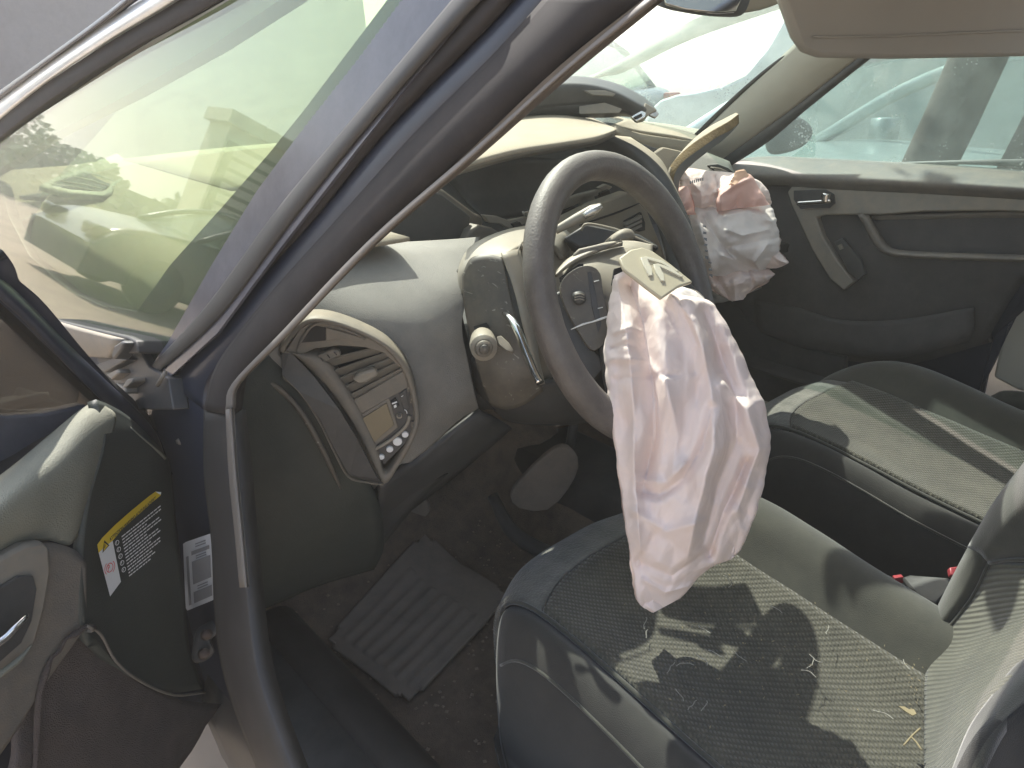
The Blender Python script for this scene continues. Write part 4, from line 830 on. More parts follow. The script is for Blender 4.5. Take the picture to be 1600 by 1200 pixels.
# burst cap with chevron emblem
cp0 = onD([(968, 402, .985), (985, 390, .98), (1003, 386, .985), (1020, 392, .99), (1048, 412, 1.0), (1083, 440, 1.005), (1060, 448, .975), (1034, 466, .945), (1005, 444, .95), (975, 420, .965)])
cc = sum(cp0, Vector())/len(cp0); cn = Vector((0, 0, 0))
for i in range(len(cp0)): cn += (cp0[i]-cc).cross(cp0[(i+1) % 10]-cc)
cn.normalize(); cn = cn if cn.dot(CAM-cc) > 0 else -cn
cc = cc+cn*.055
def capp(x, y, off=0.): return onp(cn, cc+cn*off, x, y)
cap = slab('burst_cap', [capp(x, y) for x, y in ((968, 402), (985, 390), (1003, 386), (1020, 392), (1048, 412), (1083, 440), (1060, 448), (1034, 466), (1005, 444), (975, 420))], M['cream'], sw, thick=.005, bev=.0018, k=1)
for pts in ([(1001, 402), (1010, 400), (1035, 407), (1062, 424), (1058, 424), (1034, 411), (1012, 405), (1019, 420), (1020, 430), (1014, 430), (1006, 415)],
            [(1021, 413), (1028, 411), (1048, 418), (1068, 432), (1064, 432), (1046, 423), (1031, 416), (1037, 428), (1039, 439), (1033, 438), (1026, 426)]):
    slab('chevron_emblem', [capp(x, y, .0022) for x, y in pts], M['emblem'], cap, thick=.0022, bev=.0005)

# ================================================================== BURST PANEL ABOVE THE PASSENGER AIRBAG
bpn = thing('burst_airbag_flap', 'curled brown-edged flap of dash skin torn up above the passenger airbag', 'torn flap', tuple(at(1060, 260, 1.6)))
EA = [at(x, y, d) for x, y, d in ((1046, 290, 1.48), (1044, 268, 1.48), (1056, 248, 1.50), (1080, 226, 1.53), (1110, 206, 1.57), (1138, 190, 1.61), (1154, 178, 1.64))]
EB = [at(x, y, d) for x, y, d in ((1052, 296, 1.48), (1054, 272, 1.48), (1068, 252, 1.50), (1092, 234, 1.53), (1118, 216, 1.57), (1142, 203, 1.61), (1155, 192, 1.64))]
EC = [at(x, y, d+.05) for x, y, d in ((1046, 280, 1.48), (1048, 262, 1.48), (1062, 240, 1.50), (1085, 216, 1.53), (1108, 198, 1.57), (1132, 185, 1.61), (1150, 176, 1.64))]
band('torn_edge', EA, EB, M['foam'], bpn, .001, .004)
band('flap_top', EC, EA, M['dashtop'], bpn, .004, .004)
band('flap_back', EB, [at(x, y, d) for x, y, d in ((1060, 302, 1.50), (1063, 280, 1.50), (1078, 260, 1.52), (1102, 240, 1.55), (1126, 222, 1.59), (1144, 206, 1.63), (1155, 193, 1.66))], M['dark'], bpn, .001, .003)

# ================================================================== AIRBAGS
import numpy as np
def segd(px, py, pts):
    """distance in sight-line units from each grid point to a polyline, and the signed side"""
    best = np.full(px.shape, 1e9)
    for (x0, y0), (x1, y1) in zip(pts[:-1], pts[1:]):
        dx, dy = x1-x0, y1-y0; t = np.clip(((px-x0)*dx+(py-y0)*dy)/(dx*dx+dy*dy+1e-9), 0, 1)
        best = np.minimum(best, np.hypot(px-x0-t*dx, py-y0-t*dy))
    return best
def bag(name, rows, m, parent=None, folds=(), CR_=.75, nu=110, nv=170, th=.05, crump=.006, seed=0, org=None, cs_=22.):
    """limp closed bag: rows = (xl, yl, xr, yr, D, thickness factor) from its mouth down"""
    R_ = [Vector(r[:3]) for r in rows]; R2 = [Vector(r[3:6]) for r in rows]
    k = max(2, nv//(len(rows)-1)); A = cr(R_, k); B = cr(R2, k); n = len(A)
    us = [.5-.5*math.cos(math.pi*i/(nu-1)) for i in range(nu)]
    jl = [3.2*noise.noise(Vector((seed, j*.11, 1)))+1*noise.noise(Vector((seed, j*.3, 5))) for j in range(n)]; jr = [4.5*noise.noise(Vector((seed+4, j*.10, 2)))+1.2*noise.noise(Vector((seed, j*.3, 8))) for j in range(n)]
    PX = np.array([[A[j].x+jl[j]+(A[j].z+jr[j]-A[j].x-jl[j])*u for u in us] for j in range(n)])
    # A = (xl, yl, xr), B = (yr, D, tf)
    PY = np.array([[A[j].y+(B[j].x-A[j].y)*u for u in us] for j in range(n)])
    DD = np.array([[B[j].y]*nu for j in range(n)]); TF = np.array([[B[j].z*th*math.sqrt(max(0, 1-(2*u-1)**2))**.8 for u in us] for j in range(n)])
    H = np.zeros(PX.shape)
    for pts, amp, wd in folds:
        d = segd(PX, PY, pts); H += amp*np.clip(1-d/wd, 0, 1)**1.5
    rc = random.Random(seed*13+1); cre = []
    for kk in range(12):
        a_ = rc.gauss(0, .32) if kk < 8 else rc.uniform(0, math.pi); fr = rc.choice((7, 10, 15, 22, 32)); cre.append((math.cos(a_)*fr, math.sin(a_)*fr, rc.uniform(0, 9), .16/fr, Vector((rc.uniform(0, 50), rc.uniform(0, 50), 0))))
    def creases(p):
        # straight-edged crumple: triangle waves in random directions, each living in its own patches
        x, y = (p-CAM).dot(RT), (p-CAM).dot(UP); s_ = 0
        w1_, w2_ = noise.noise(Vector((x*7, y*7, seed)))*.022, noise.noise(Vector((x*7, y*7, seed+9)))*.022
        for cx_, cy_, ph, am, o_ in cre:
            t = (x+w1_)*cx_+(y+w2_)*cy_+ph; tr = abs((t % 1)*2-1)-.5
            mk = max(0, noise.noise(Vector((x*8, y*8, 0))+o_)+.12)
            s_ += am*tr*min(1, mk*3.2)
        return s_
    V = []; F = []
    edge = [math.sqrt(max(0, 1-(2*u-1)**2)) for u in us]
    for side in (0, 1):
        for j in range(n):
            for i in range(nu):
                x, y, D = PX[j, i], PY[j, i], DD[j, i]; p = at(x, y, D); d = ray(x, y).normalized()
                q = p*cs_+Vector((seed, side*7.3, seed*.3)); wv = noise.noise_vector(q*.5)*.9
                c = 1-abs(noise.noise((q+wv)*.8))*2.4; c += .45*(1-abs(noise.noise((q+wv)*1.9+Vector((5, 1, 2))))*2.4); c += .2*(1-abs(noise.noise((q+wv)*4.3))*2.4)
                h = (c*crump*.55 + creases(p)*CR_ + (H[j, i]*1.1 if side == 0 else 0))*min(1, edge[i]*1.6+.15)
                off = TF[j, i]*(1 if side == 0 else -.8)
                lat = noise.noise_vector(q*.7)*crump*.9
                V.append(p-d*(off+h if side == 0 else off-h)+RT*lat.x+UP*lat.y)
    for side in (0, 1):
        b = side*n*nu
        for j in range(n-1):
            for i in range(nu-1):
                a = b+j*nu+i; f = (a, a+1, a+nu+1, a+nu); F.append(f if side == 1 else tuple(reversed(f)))
    o = mesh(name, V, F, m, parent, True, org)
    bm = bmesh.new(); bm.from_mesh(o.data); bmesh.ops.remove_doubles(bm, verts=bm.verts[:], dist=.0004); bmesh.ops.recalc_face_normals(bm, faces=bm.faces[:]); bm.to_mesh(o.data); bm.free()
    return o
drows = [(960, 432, 984, 420, .955, .3), (955, 462, 1052, 456, .945, .7), (948, 505, 1108, 470, .935, .9), (945, 560, 1142, 520, .925, 1.), (950, 620, 1172, 585, .92, 1.1), (960, 690, 1196, 640, .92, 1.2),
         (966, 750, 1202, 700, .93, 1.2), (975, 810, 1190, 765, .94, 1.1), (983, 860, 1172, 825, .95, 1.), (989, 905, 1150, 868, .965, .8), (998, 940, 1105, 892, .975, .6), (1020, 956, 1062, 935, .985, .3)]
drows = [(a, b, c, d, e, f) for a, b, c, d, e, f in drows]
dfolds = [([(985, 450), (1003, 500), (1015, 560), (1020, 600), (1022, 680), (1005, 760)], -.020, 20),
          ([(965, 440), (975, 500), (985, 560), (990, 640), (990, 740), (1000, 860)], .016, 22),
          ([(1045, 455), (1080, 500), (1098, 545), (1112, 610), (1115, 700), (1090, 790), (1075, 870)], .020, 26),
          ([(1100, 490), (1128, 560), (1150, 620), (1150, 690), (1120, 760), (1100, 850)], -.016, 20),
          ([(1000, 770), (1030, 775), (1070, 745), (1098, 700), (1112, 640)], -.014, 14), ([(1005, 750), (1040, 755), (1070, 725)], .010, 16),
          ([(960, 592), (1020, 588), (1060, 586)], -.004, 7), ([(955, 560), (1010, 563), (1030, 590)], .006, 10),
          ([(960, 520), (985, 512), (1002, 520)], .006, 8), ([(955, 545), (980, 538), (1004, 548)], -.006, 8),
          ([(1040, 600), (1060, 680), (1050, 740)], .010, 18), ([(1130, 600), (1165, 640), (1185, 700), (1150, 800)], .012, 16),
          ([(1110, 870), (1130, 800), (1165, 720)], -.014, 12), ([(990, 800), (1040, 830), (1100, 815)], .008, 14), ([(1000, 880), (1050, 900), (1110, 860)], -.008, 12),
          ([(1005, 905), (1040, 925), (1080, 915)], .007, 9), ([(1060, 470), (1090, 540), (1085, 580)], -.008, 12)]
db1 = bag('airbag', drows, M['bag'], None, dfolds, th=.034, crump=.0028, cs_=17., seed=3, org=tuple(at(1010, 430, .96)), nu=130, nv=200)
tag(db1, 'long limp pink-white airbag hanging from the burst steering wheel hub over the driver seat', 'airbag', 'deployed airbags')
bag('airbag_shoulder', [(1000, 440, 1040, 440, .985, .3), (1010, 462, 1085, 455, .975, .8), (1040, 490, 1118, 485, .975, 1.), (1070, 530, 1142, 530, .965, 1.), (1090, 580, 1160, 575, .96, .8), (1110, 620, 1150, 620, .955, .4)], M['bagwhite'], db1,
    [([(1030, 452), (1080, 470), (1115, 510)], .01, 10), ([(1060, 500), (1100, 530), (1140, 540)], -.01, 9), ([(1080, 560), (1120, 560), (1150, 550)], .008, 8)], nu=60, nv=80, th=.03, crump=.005, seed=8, cs_=34.)
for a in ((1075, 508, 1083, 514), (1086, 516, 1093, 521)): slab('stamp', [at(a[0], a[1], .935), at(a[0]+7, a[1]+2, .935), at(a[2]+3, a[3], .935), at(a[2]-5, a[3]-1, .935)], M['ink'], db1, thick=.001, bev=0)

pb = thing('airbag', 'crumpled grey-white airbag with pink lining bursting from the passenger side of the dash', 'airbag', tuple(at(1100, 300, 1.6)), 'deployed airbags')
bag('bag_body', [(1078, 322, 1190, 308, 1.60, .5), (1076, 345, 1206, 325, 1.58, .8), (1082, 365, 1215, 350, 1.57, 1.), (1088, 390, 1219, 380, 1.57, 1.), (1092, 412, 1208, 405, 1.58, .9), (1095, 432, 1190, 428, 1.60, .5)], M['bagwhite'], pb,
    [([(1100, 340), (1125, 380), (1150, 405), (1190, 425)], -.022, 12), ([(1092, 352), (1105, 385), (1112, 420)], .018, 12), ([(1130, 338), (1170, 330), (1212, 350)], .014, 12), ([(1135, 358), (1160, 368), (1200, 358)], .012, 8),
     ([(1200, 380), (1180, 410), (1190, 425)], .018, 10), ([(1130, 400), (1160, 408), (1185, 425)], .010, 7), ([(1140, 385), (1190, 375), (1215, 372)], -.008, 8)], nu=90, nv=110, th=.07, crump=.0035, CR_=.45, seed=21, cs_=20.)
bag('bag_tuck', [(1100, 425, 1198, 418, 1.60, .5), (1106, 440, 1208, 428, 1.59, .9), (1112, 452, 1200, 440, 1.59, .9), (1128, 462, 1172, 456, 1.60, .6), (1146, 470, 1162, 468, 1.60, .3)], M['bag'], pb,
    [([(1120, 430), (1130, 450), (1140, 465)], -.016, 7), ([(1145, 440), (1150, 468)], .012, 8), ([(1170, 425), (1180, 448)], -.012, 6), ([(1190, 420), (1200, 438)], .01, 6)], nu=70, nv=60, th=.045, crump=.006, seed=5, cs_=30.)
bag('bag_corner', [(1195, 385, 1216, 388, 1.58, .5), (1193, 400, 1226, 402, 1.58, .9), (1192, 412, 1232, 412, 1.58, .7), (1194, 420, 1212, 420, 1.59, .3)], M['bag'], pb, [([(1200, 388), (1215, 405), (1230, 412)], .01, 6)], nu=40, nv=40, th=.03, crump=.004, seed=31, cs_=30.)
bag('bag_crown', [(1072, 262, 1120, 268, 1.60, .4), (1060, 282, 1152, 272, 1.59, .8), (1066, 300, 1190, 285, 1.59, 1.), (1076, 325, 1202, 308, 1.60, .9), (1090, 350, 1205, 330, 1.62, .5)], M['bag'], pb,
    [([(1120, 300), (1150, 280), (1165, 268)], .018, 10), ([(1118, 275), (1122, 300), (1110, 325)], -.016, 9), ([(1090, 335), (1140, 330), (1200, 318)], -.018, 9), ([(1075, 280), (1095, 300), (1098, 322)], .014, 9), ([(1105, 318), (1150, 300), (1180, 280)], .01, 9)],
    nu=80, nv=80, th=.06, crump=.006, seed=11, cs_=26.)
bag('lining', [(1050, 296, 1072, 290, 1.535, .4), (1052, 305, 1080, 300, 1.53, 1.), (1064, 322, 1084, 318, 1.53, .8), (1070, 335, 1086, 334, 1.54, .3)], M['bagpink'], pb, [], nu=36, nv=36, th=.02, crump=.004, seed=2, cs_=30.)
bag('lining', [(1120, 296, 1145, 285, 1.525, .3), (1122, 300, 1168, 272, 1.52, .9), (1118, 318, 1190, 300, 1.52, 1.), (1120, 332, 1204, 318, 1.53, .5)], M['bagpink'], pb, [([(1125, 305), (1150, 290), (1170, 280)], .01, 8)], nu=50, nv=40, th=.02, crump=.004, seed=4, cs_=30.)
bag('burnt_cloth', [(1142, 282, 1150, 268, 1.505, .3), (1140, 288, 1164, 266, 1.50, .8), (1146, 290, 1168, 274, 1.50, .4)], M['bagtan'], pb, [], nu=30, nv=24, th=.012, crump=.004, seed=9, cs_=40.)
for i in range(9):
    y = 352+i*9.5; x = 1098+i*.8+ (4 if i > 5 else 0); slab('stamp', [at(x, y, 1.475), at(x+5, y+1, 1.475), at(x+5, y+3+(i % 3)*1.5, 1.475), at(x, y+2+(i % 2)*2, 1.475)], M['grey_print'], pb, thick=.001, bev=0)
for i in range(7):
    x = 1078+i*3.2; slab('stamp', [at(x, 283-i*.8, 1.47), at(x+1.8, 282-i*.8, 1.47), at(x+1.8, 287-i*.8, 1.47), at(x, 287-i*.8, 1.47)], M['grey_print'], pb, thick=.001, bev=0)

# ================================================================== SEATS
def build_seat():
    cx = -.37; seat = bpy.data.objects.new('seat', None); link(seat, car); seat.location = (cx, -.2, .27)
    seat['label'] = 'driver seat with woven grey-green centre, stained front corner and ribbed backrest'
    st = [(.045, .30), (.085, .40), (.095, .48), (.085, .535), (.055, .562), (.0, .572), (-.08, .568), (-.18, .556), (-.30, .540), (-.42, .528), (-.50, .522), (-.56, .52)]
    rnd = lambda x, y: (-.10*(abs(x)/.27)**3 if x > 0 else -.19*(abs(x)/.27)**2.6)*max(0, min(1, (y+.35)/.4))
    def P(x, y, z): return Vector((cx+x, y+rnd(x, y), z))
    dn = lambda v, u, w_: v+Vector((0, 0, .002*noise.noise(v*14)+.003*noise.noise(v*5)))
    W = .158
    patch('cushion', [[P(x, y, z-.010*(1-(x/W)**2)*(1 if y < 0 else 0)+.006*(abs(x)/W)**4) for x in (-W, -W*.6, -W*.25, W*.25, W*.6, W)] for y, z in st[5:]], M['seat'], seat, ku=6, kv=6, thick=.01, fn=dn, flip=False)
    patch('cushion_front', [[P(x, y, z) for x in (-W, -W*.6, -W*.25, W*.25, W*.6, W)] for y, z in st[:6]], M['worn'], seat, ku=6, kv=6, thick=.01, fn=dn)
    bh = [.0, .005, .010, .018, .030, .046, .056, .058, .052, .048, .052, .06]
    for s in (-1, 1):
        rows = []
        for (y, z), b in zip(st, bh):
            b = b if s > 0 else b*.3; kw = 1 if s > 0 else .6
            f = min(1, max(.15, (b)/.05)); lo = min(z-.06, .34)
            rows.append([P(s*(W-.012), y, z-.012), P(s*(W+.02*kw), y, z+b*.35+.002), P(s*(W+.045*kw), y, z+b*.85), P(s*(W+.072*kw), y, z+b-(0 if s > 0 else .01)), P(s*(W+.097*kw), y, z+b*.8-(0 if s > 0 else .03)), P(s*(W+.112*kw), y-.003, z+b*.3-.015-(0 if s > 0 else .045)), P(s*(W+.116*kw), y-.005, (z+lo)/2), P(s*(W+.108*kw), y-.01, lo)])
        patch('bolster', rows, M['bolster'] if s > 0 else M['sidefab'], seat, ku=4, kv=6, thick=.01, fn=dn)
        tube('piping', [P(s*(W+.002), y, z+.0075) for y, z in st[2:]], .0036, M['bolster'], seat, k=4, seg=6)
        tube('piping', [r[4]+Vector((0, 0, .001)) for r in rows[3:]], .0022, M['bolster'], seat, k=4, seg=6)
    tube('piping', [P(x, st[5][0], st[5][1]+.001) for x in (-W, -W*.5, 0, W*.5, W)], .0022, M['bolster'], seat, k=4, seg=6)
    patch('seat_base', [[P(x, y, .36) for x in (-.26, 0, .26)]+[P(x, y, .30) for x in (.26, 0, -.26)] for y in (.03, -.3, -.55)], M['dark'], seat, ku=2, kv=2, thick=0, closed_u=False)
    for s in (-1, 1): slab('side_valance', [P(s*.268, y, z) for y, z in ((.02, .42), (-.3, .40), (-.55, .42), (-.6, .36), (-.5, .29), (-.05, .29), (.01, .34))], M['dark'], seat, thick=.012, bev=.004)
    # backrest of the driver's seat: inner wing, ribbed centre, plain top, near wing
    E0 = [(1512, 855, .985), (1478, 920, 1.02), (1455, 970, 1.035), (1446, 1012, 1.03)]
    S_ = [(1545, 880, .955), (1518, 935, .975), (1468, 1000, .995), (1447, 1045, .97)]
    patch('back_wing', [onD([(x+12, y-4, d+.08) for x, y, d in E0]), onD(E0), onD([(1531, 866, .955), (1500, 926, .98), (1462, 980, 1.0), (1446, 1024, 1.0)]), onD(S_)], M['bolster'], seat, ku=6, kv=6, thick=.008)
    patch('backrest', [onD(r) for r in (
        [S_[0], (1578, 876, .925), (1615, 876, .895), (1670, 880, .855), (1740, 890, .81)],
        [S_[1], (1555, 935, .925), (1600, 935, .875), (1655, 935, .825), (1720, 940, .78)],
        [S_[2], (1510, 1000, .94), (1560, 992, .865), (1620, 980, .79), (1690, 985, .75)],
        [S_[3], (1488, 1060, .89), (1532, 1060, .80), (1588, 1035, .73), (1650, 1020, .70)],
        [(1444, 1120, .90), (1474, 1130, .83), (1504, 1120, .75), (1545, 1088, .69), (1600, 1060, .67)],
        [(1444, 1230, .79), (1452, 1230, .76), (1466, 1225, .71), (1484, 1212, .66), (1520, 1180, .64)])], M['rib'], seat, ku=7, kv=7, thick=.01)
    patch('backrest_top', [onD(r) for r in (
        [(1516, 852, 1.06), (1556, 786, 1.02), (1598, 730, .99), (1650, 674, .95), (1735, 630, .90)],
        [(1512, 855, .985), (1550, 790, .95), (1592, 735, .92), (1642, 680, .88), (1725, 640, .84)],
        [(1529, 864, .955), (1566, 815, .91), (1610, 770, .87), (1665, 725, .83), (1735, 700, .80)],
        [(1540, 875, .95), (1572, 850, .915), (1614, 835, .88), (1665, 825, .84), (1738, 820, .79)],
        [S_[0], (1578, 874, .922), (1615, 874, .892), (1670, 878, .852), (1740, 888, .80)])], M['bolster'], seat, ku=6, kv=6, thick=.01)
    tube('piping', onD([(x, y, d-.003) for x, y, d in [S_[0], (1578, 875, .922), (1615, 875, .892), (1670, 879, .852)]]), .0022, M['bolster'], seat, k=4, seg=6)
    tube('piping', onD([(x, y, d-.003) for x, y, d in S_]), .0022, M['bolster'], seat, k=4, seg=6)
    patch('back_wing', [onD(r) for r in (
        [(1700, 985, .75), (1650, 1010, .715), (1592, 1034, .72), (1548, 1088, .685), (1512, 1140, .67), (1478, 1225, .655)],
        [(1700, 1010, .70), (1655, 1035, .67), (1600, 1058, .67), (1556, 1108, .64), (1520, 1160, .62), (1488, 1240, .60)],
        [(1710, 1060, .68), (1665, 1075, .65), (1612, 1092, .645), (1566, 1128, .62), (1530, 1175, .60), (1498, 1250, .585)])], M['bolster'], seat, ku=6, kv=6, thick=.01)
    patch('wing_side', [onD(r) for r in (
        [(1710, 1060, .68), (1665, 1075, .65), (1612, 1092, .645), (1566, 1128, .62), (1530, 1175, .60), (1498, 1250, .585)],
        [(1720, 1120, .69), (1680, 1130, .66), (1630, 1140, .65), (1585, 1165, .63), (1550, 1205, .61), (1515, 1275, .60)],
        [(1760, 1250, .76), (1720, 1250, .73), (1680, 1260, .71), (1640, 1280, .69), (1600, 1300, .68), (1560, 1340, .67)])], M['sidefab'], seat, ku=5, kv=5, thick=.01)
    bs = [(-.53, .50), (-.56, .74), (-.63, .96), (-.73, 1.16)]
    patch('back_shell', [[Vector((cx+x, y-.10-.10*(.25-x), z)) for x in (-.22, 0, .24)] for y, z in bs], M['dark'], seat, ku=3, kv=3, thick=.01)
    patch('head_rest', [[Vector((cx+x, -.78+dy, z)) for x in (-.12, -.06, 0, .06, .12)] for dy, z in ((-.10, 1.20), (.0, 1.19), (.02, 1.24), (.01, 1.32), (-.05, 1.37), (-.11, 1.34))], M['bolster'], seat, ku=3, kv=4, thick=.02)
    for sx in (-.05, .05): tube('head_rest_post', [Vector((cx+sx, -.84, 1.12)), Vector((cx+sx, -.83, 1.22))], .006, M['chrome'], seat, k=1)
    return seat
seat = build_seat()
s2 = seat.copy(); link(s2, car); s2.location = (seat.location.x+.745, seat.location.y+.05, seat.location.z+.01); s2['label'] = 'passenger seat with smooth dark bolsters, a sunlit stripe across its woven cushion'
for ch in list(seat.children):
    c = ch.copy(); link(c, s2)
# belt buckle block between seats, lap belt anchor
slab('buckle_housing', onD([(1408, 902, 1.12), (1420, 898, 1.13), (1484, 902, 1.08), (1490, 912, 1.07), (1462, 942, 1.05), (1438, 938, 1.07)]), M['dark'], car, thick=.04, bev=.004)
slab('buckle_button', onD([(1394, 899, 1.14), (1408, 897, 1.14), (1412, 901, 1.13), (1398, 903, 1.13)]), M['seatred'], car, thick=.01, bev=.001)
slab('buckle_button', onD([(1484, 886, 1.12), (1500, 884, 1.12), (1500, 902, 1.11), (1486, 898, 1.11)]), M['seatred'], car, thick=.01, bev=.002)
# centre console
patch('centre_console', [[Vector((-.10, y, .27)) for y in (-.7, -.2, .5)], [Vector((-.09, y, .43)) for y in (-.7, -.2, .5)], [Vector((-.05, y, .46)) for y in (-.7, -.2, .5)], [Vector((.06, y, .46)) for y in (-.7, -.2, .5)], [Vector((.10, y, .43)) for y in (-.7, -.2, .5)], [Vector((.11, y, .27)) for y in (-.7, -.2, .5)]], M['dark'], car, thick=.008)
tube('console_edge', onD([(770, 775, 1.6), (800, 830, 1.55), (850, 862, 1.5), (900, 875, 1.45)]), [.012, .016, .016, .012], M['dark'], car)
tube('console_edge', onD([(1160, 620, 1.75), (1200, 636, 1.72), (1240, 640, 1.7)]), .012, M['plastic'], car)
# pedals
def pedal(name, pts, D, m):
    o = slab(name, [at(x, y, D+(y-750)*.0006) for x, y in pts], m, car, thick=.02, k=2, bev=.004); return o
pedal('brake_pedal', [(797, 776), (812, 752), (850, 714), (878, 698), (898, 710), (904, 732), (888, 766), (856, 798), (812, 796)], 1.55, M['matm'])
pedal('foot_rest', [(636, 790), (648, 778), (665, 778), (672, 800), (655, 815), (640, 808)], 1.62, M['matm'])
tube('pedal_arm', onD([(890, 700, 1.58), (900, 640, 1.55), (905, 600, 1.5)]), .01, M['dark'], car)

# ================================================================== THINGS LYING IN THE CAR
mo = [(518, 990), (540, 975), (600, 930), (640, 890), (665, 862), (700, 870), (760, 905), (785, 925), (770, 960), (745, 985), (700, 1035), (655, 1080), (630, 1085), (590, 1060), (555, 1030)]
mp = [onp((0, 0, 1), (0, 0, .31), x, y)+Vector((0, 0, .0)) for x, y in mo]
for v in mp: v.z += 0
mc = sum(mp, Vector())/len(mp)
fm = thing('floor_mat', 'grey ribbed rubber floor mat lying askew in the driver footwell', 'floor mat', (mc.x, mc.y, .30))
def matgrid():
    # ribbed quadrilateral sheet
    c = [onp((0, 0, 1), (0, 0, .290), *q) for q in ((505, 1000), (665, 850), (800, 928), (638, 1104))]
    V = []; F = []; nx, ny2 = 90, 60
    for j in range(ny2+1):
        for i in range(nx+1):
            u, v = i/nx, j/ny2; p = c[0]*(1-u)*(1-v)+c[1]*u*(1-v)+c[2]*u*v+c[3]*(1-u)*v
            e = min(u, 1-u, v, 1-v); p = p.copy(); p += (mc-p)*max(0, .05-e)*1.2*(1 if min(u, 1-u)+min(v, 1-v) < .12 else 0)
            rb = .5+.5*math.sin(v*math.pi*2*8); p.z += .004*rb**2*(1 if e > .08 and u < .72 else 0)+.006*noise.noise(p*8)+max(0, (p.y-.42))**1.3*.9*.8
            V.append(p)
    for j in range(ny2):
        for i in range(nx): a = j*(nx+1)+i; F.append((a, a+1, a+nx+2, a+nx+1))
    return V, F
V, F = matgrid()
gV, gF = [], []; rg_ = random.Random(11)
for i in range(420):
    x, y = rg_.uniform(-.68, -.15), rg_.uniform(-.1, .5); zf = .283+.010*noise.noise((x*9, y*9, 3))+(max(0, y-.42)**1.3*.9); r = rg_.uniform(.0012, .0045); b = len(gV)
    gV += [(x+r*math.cos(k*1.57+i), y+r*math.sin(k*1.57+i), zf) for k in range(4)]+[(x, y, zf+r*.9)]; gF += [(b+k, b+(k+1) % 4, b+4) for k in range(4)]
mesh('floor_grit', gV, gF, M['ground'], None, False, (-.4, .2, .28), kind='stuff'); o = mesh('mat_sheet', V, F, M['matm'], fm); sm = o.modifiers.new('t', 'SOLIDIFY'); sm.thickness = .006; sm.offset = 0
# straw, stalks and leaf litter on the driver's seat
def seatp(x, y, z=.575): return onp((0, 0, 1), (0, 0, z), x, y)
tw = thing('twig', 'forked dry twig lying on the driver seat against the backrest', 'twig', tuple(seatp(1430, 1160)))
tube('stem', [seatp(1412, 1165), seatp(1425, 1150), seatp(1438, 1138)], .0012, M['grass'], tw, k=3, seg=6)
tube('fork', [seatp(1424, 1152), seatp(1432, 1160), seatp(1440, 1172)], .001, M['grass'], tw, k=3, seg=6)
lf = slab('dry_leaf', [seatp(x, y, .578) for x, y in ((1404, 1103), (1414, 1104), (1420, 1108), (1428, 1108), (1432, 1115), (1426, 1118), (1416, 1112))], M['grass'], None, thick=.0015, bev=0, org=tuple(seatp(1416, 1108)))
tag(lf, 'curled yellow dry leaf on the driver seat cushion above the forked twig', 'leaf')
rnd = random.Random(5); LV = []; LF = []
for i in range(150):
    x = rnd.gauss(1180, 130); y = rnd.gauss(1010, 70)
    if i > 110: x, y = rnd.gauss(1430, 10), rnd.gauss(1080, 50)
    p = seatp(x, y, .574); a = rnd.uniform(0, 6.28); l = rnd.uniform(.001, .0035); w_ = rnd.uniform(.0004, .0010); d = Vector((math.cos(a), math.sin(a), 0)); q = Vector((-d.y, d.x, 0)); b = len(LV)
    if not (-.52 < p.x < -.22 and -.45 < p.y < -.02): continue
    LV += [p-d*l, p+q*w_, p+d*l, p-q*w_+Vector((0, 0, .0008)), p+Vector((0, 0, .0015))]; LF += [(b, b+1, b+4), (b+1, b+2, b+4), (b+2, b+3, b+4), (b+3, b, b+4)]
LN = len(LF)
for i in range(24):          # lint threads and scuffs caught in the cloth
    x, y = (rnd.gauss(1090, 45), rnd.gauss(1030, 55)) if i < 15 else (rnd.gauss(1250, 90), rnd.gauss(1000, 60))
    p = seatp(x, y, .5745)
    if not (-.53 < p.x < -.22 and -.45 < p.y < -.02): continue
    a = rnd.uniform(0, 6.28); pts = [p]
    for k in range(4): a += rnd.uniform(-.7, .7); pts.append(pts[-1]+Vector((math.cos(a), math.sin(a), 0))*rnd.uniform(.003, .008))
    for q0, q1 in zip(pts[:-1], pts[1:]):
        dd_ = (q1-q0).normalized(); ss = Vector((-dd_.y, dd_.x, 0))*.0005; b = len(LV); LV += [q0-ss, q0+ss, q1+ss, q1-ss, (q0+q1)/2+Vector((0, 0, .0007))]; LF += [(b, b+1, b+4), (b+1, b+2, b+4), (b+2, b+3, b+4), (b+3, b, b+4)]
sd_ = mesh('seat_debris', LV, LF, M['grass'], None, False, (-.37, -.2, .57), kind='stuff')
sd_.data.materials.append(M['lint'])
for k_, pl_ in enumerate(sd_.data.polygons): pl_.material_index = 1 if k_ >= LN else 0

# ================================================================== DRIVER'S DOOR, SWUNG OPEN
dd = part('door', car, 'open driver door with pale soft top pad, warning sticker and chrome handle')
DN, DP = Vector((.5, -.87, 0)).normalized(), Vector((-.88, .30, .9))
def Dp(x, y, off=0.): return onp(DN, DP+DN*off, x, y)
def Dr(off, *pts): return [Dp(x, y, off if len(q) == 0 else q[0]) for x, y, *q in pts]
patch('outer_skin', [Dr(-.09, (-300, 560), (0, 640), (150, 640), (262, 700)), Dr(-.10, (-300, 900), (0, 900), (150, 900), (275, 850)), Dr(-.08, (-300, 1400), (0, 1300), (200, 1250), (345, 1100))], M['navy'], dd, thick=.01)
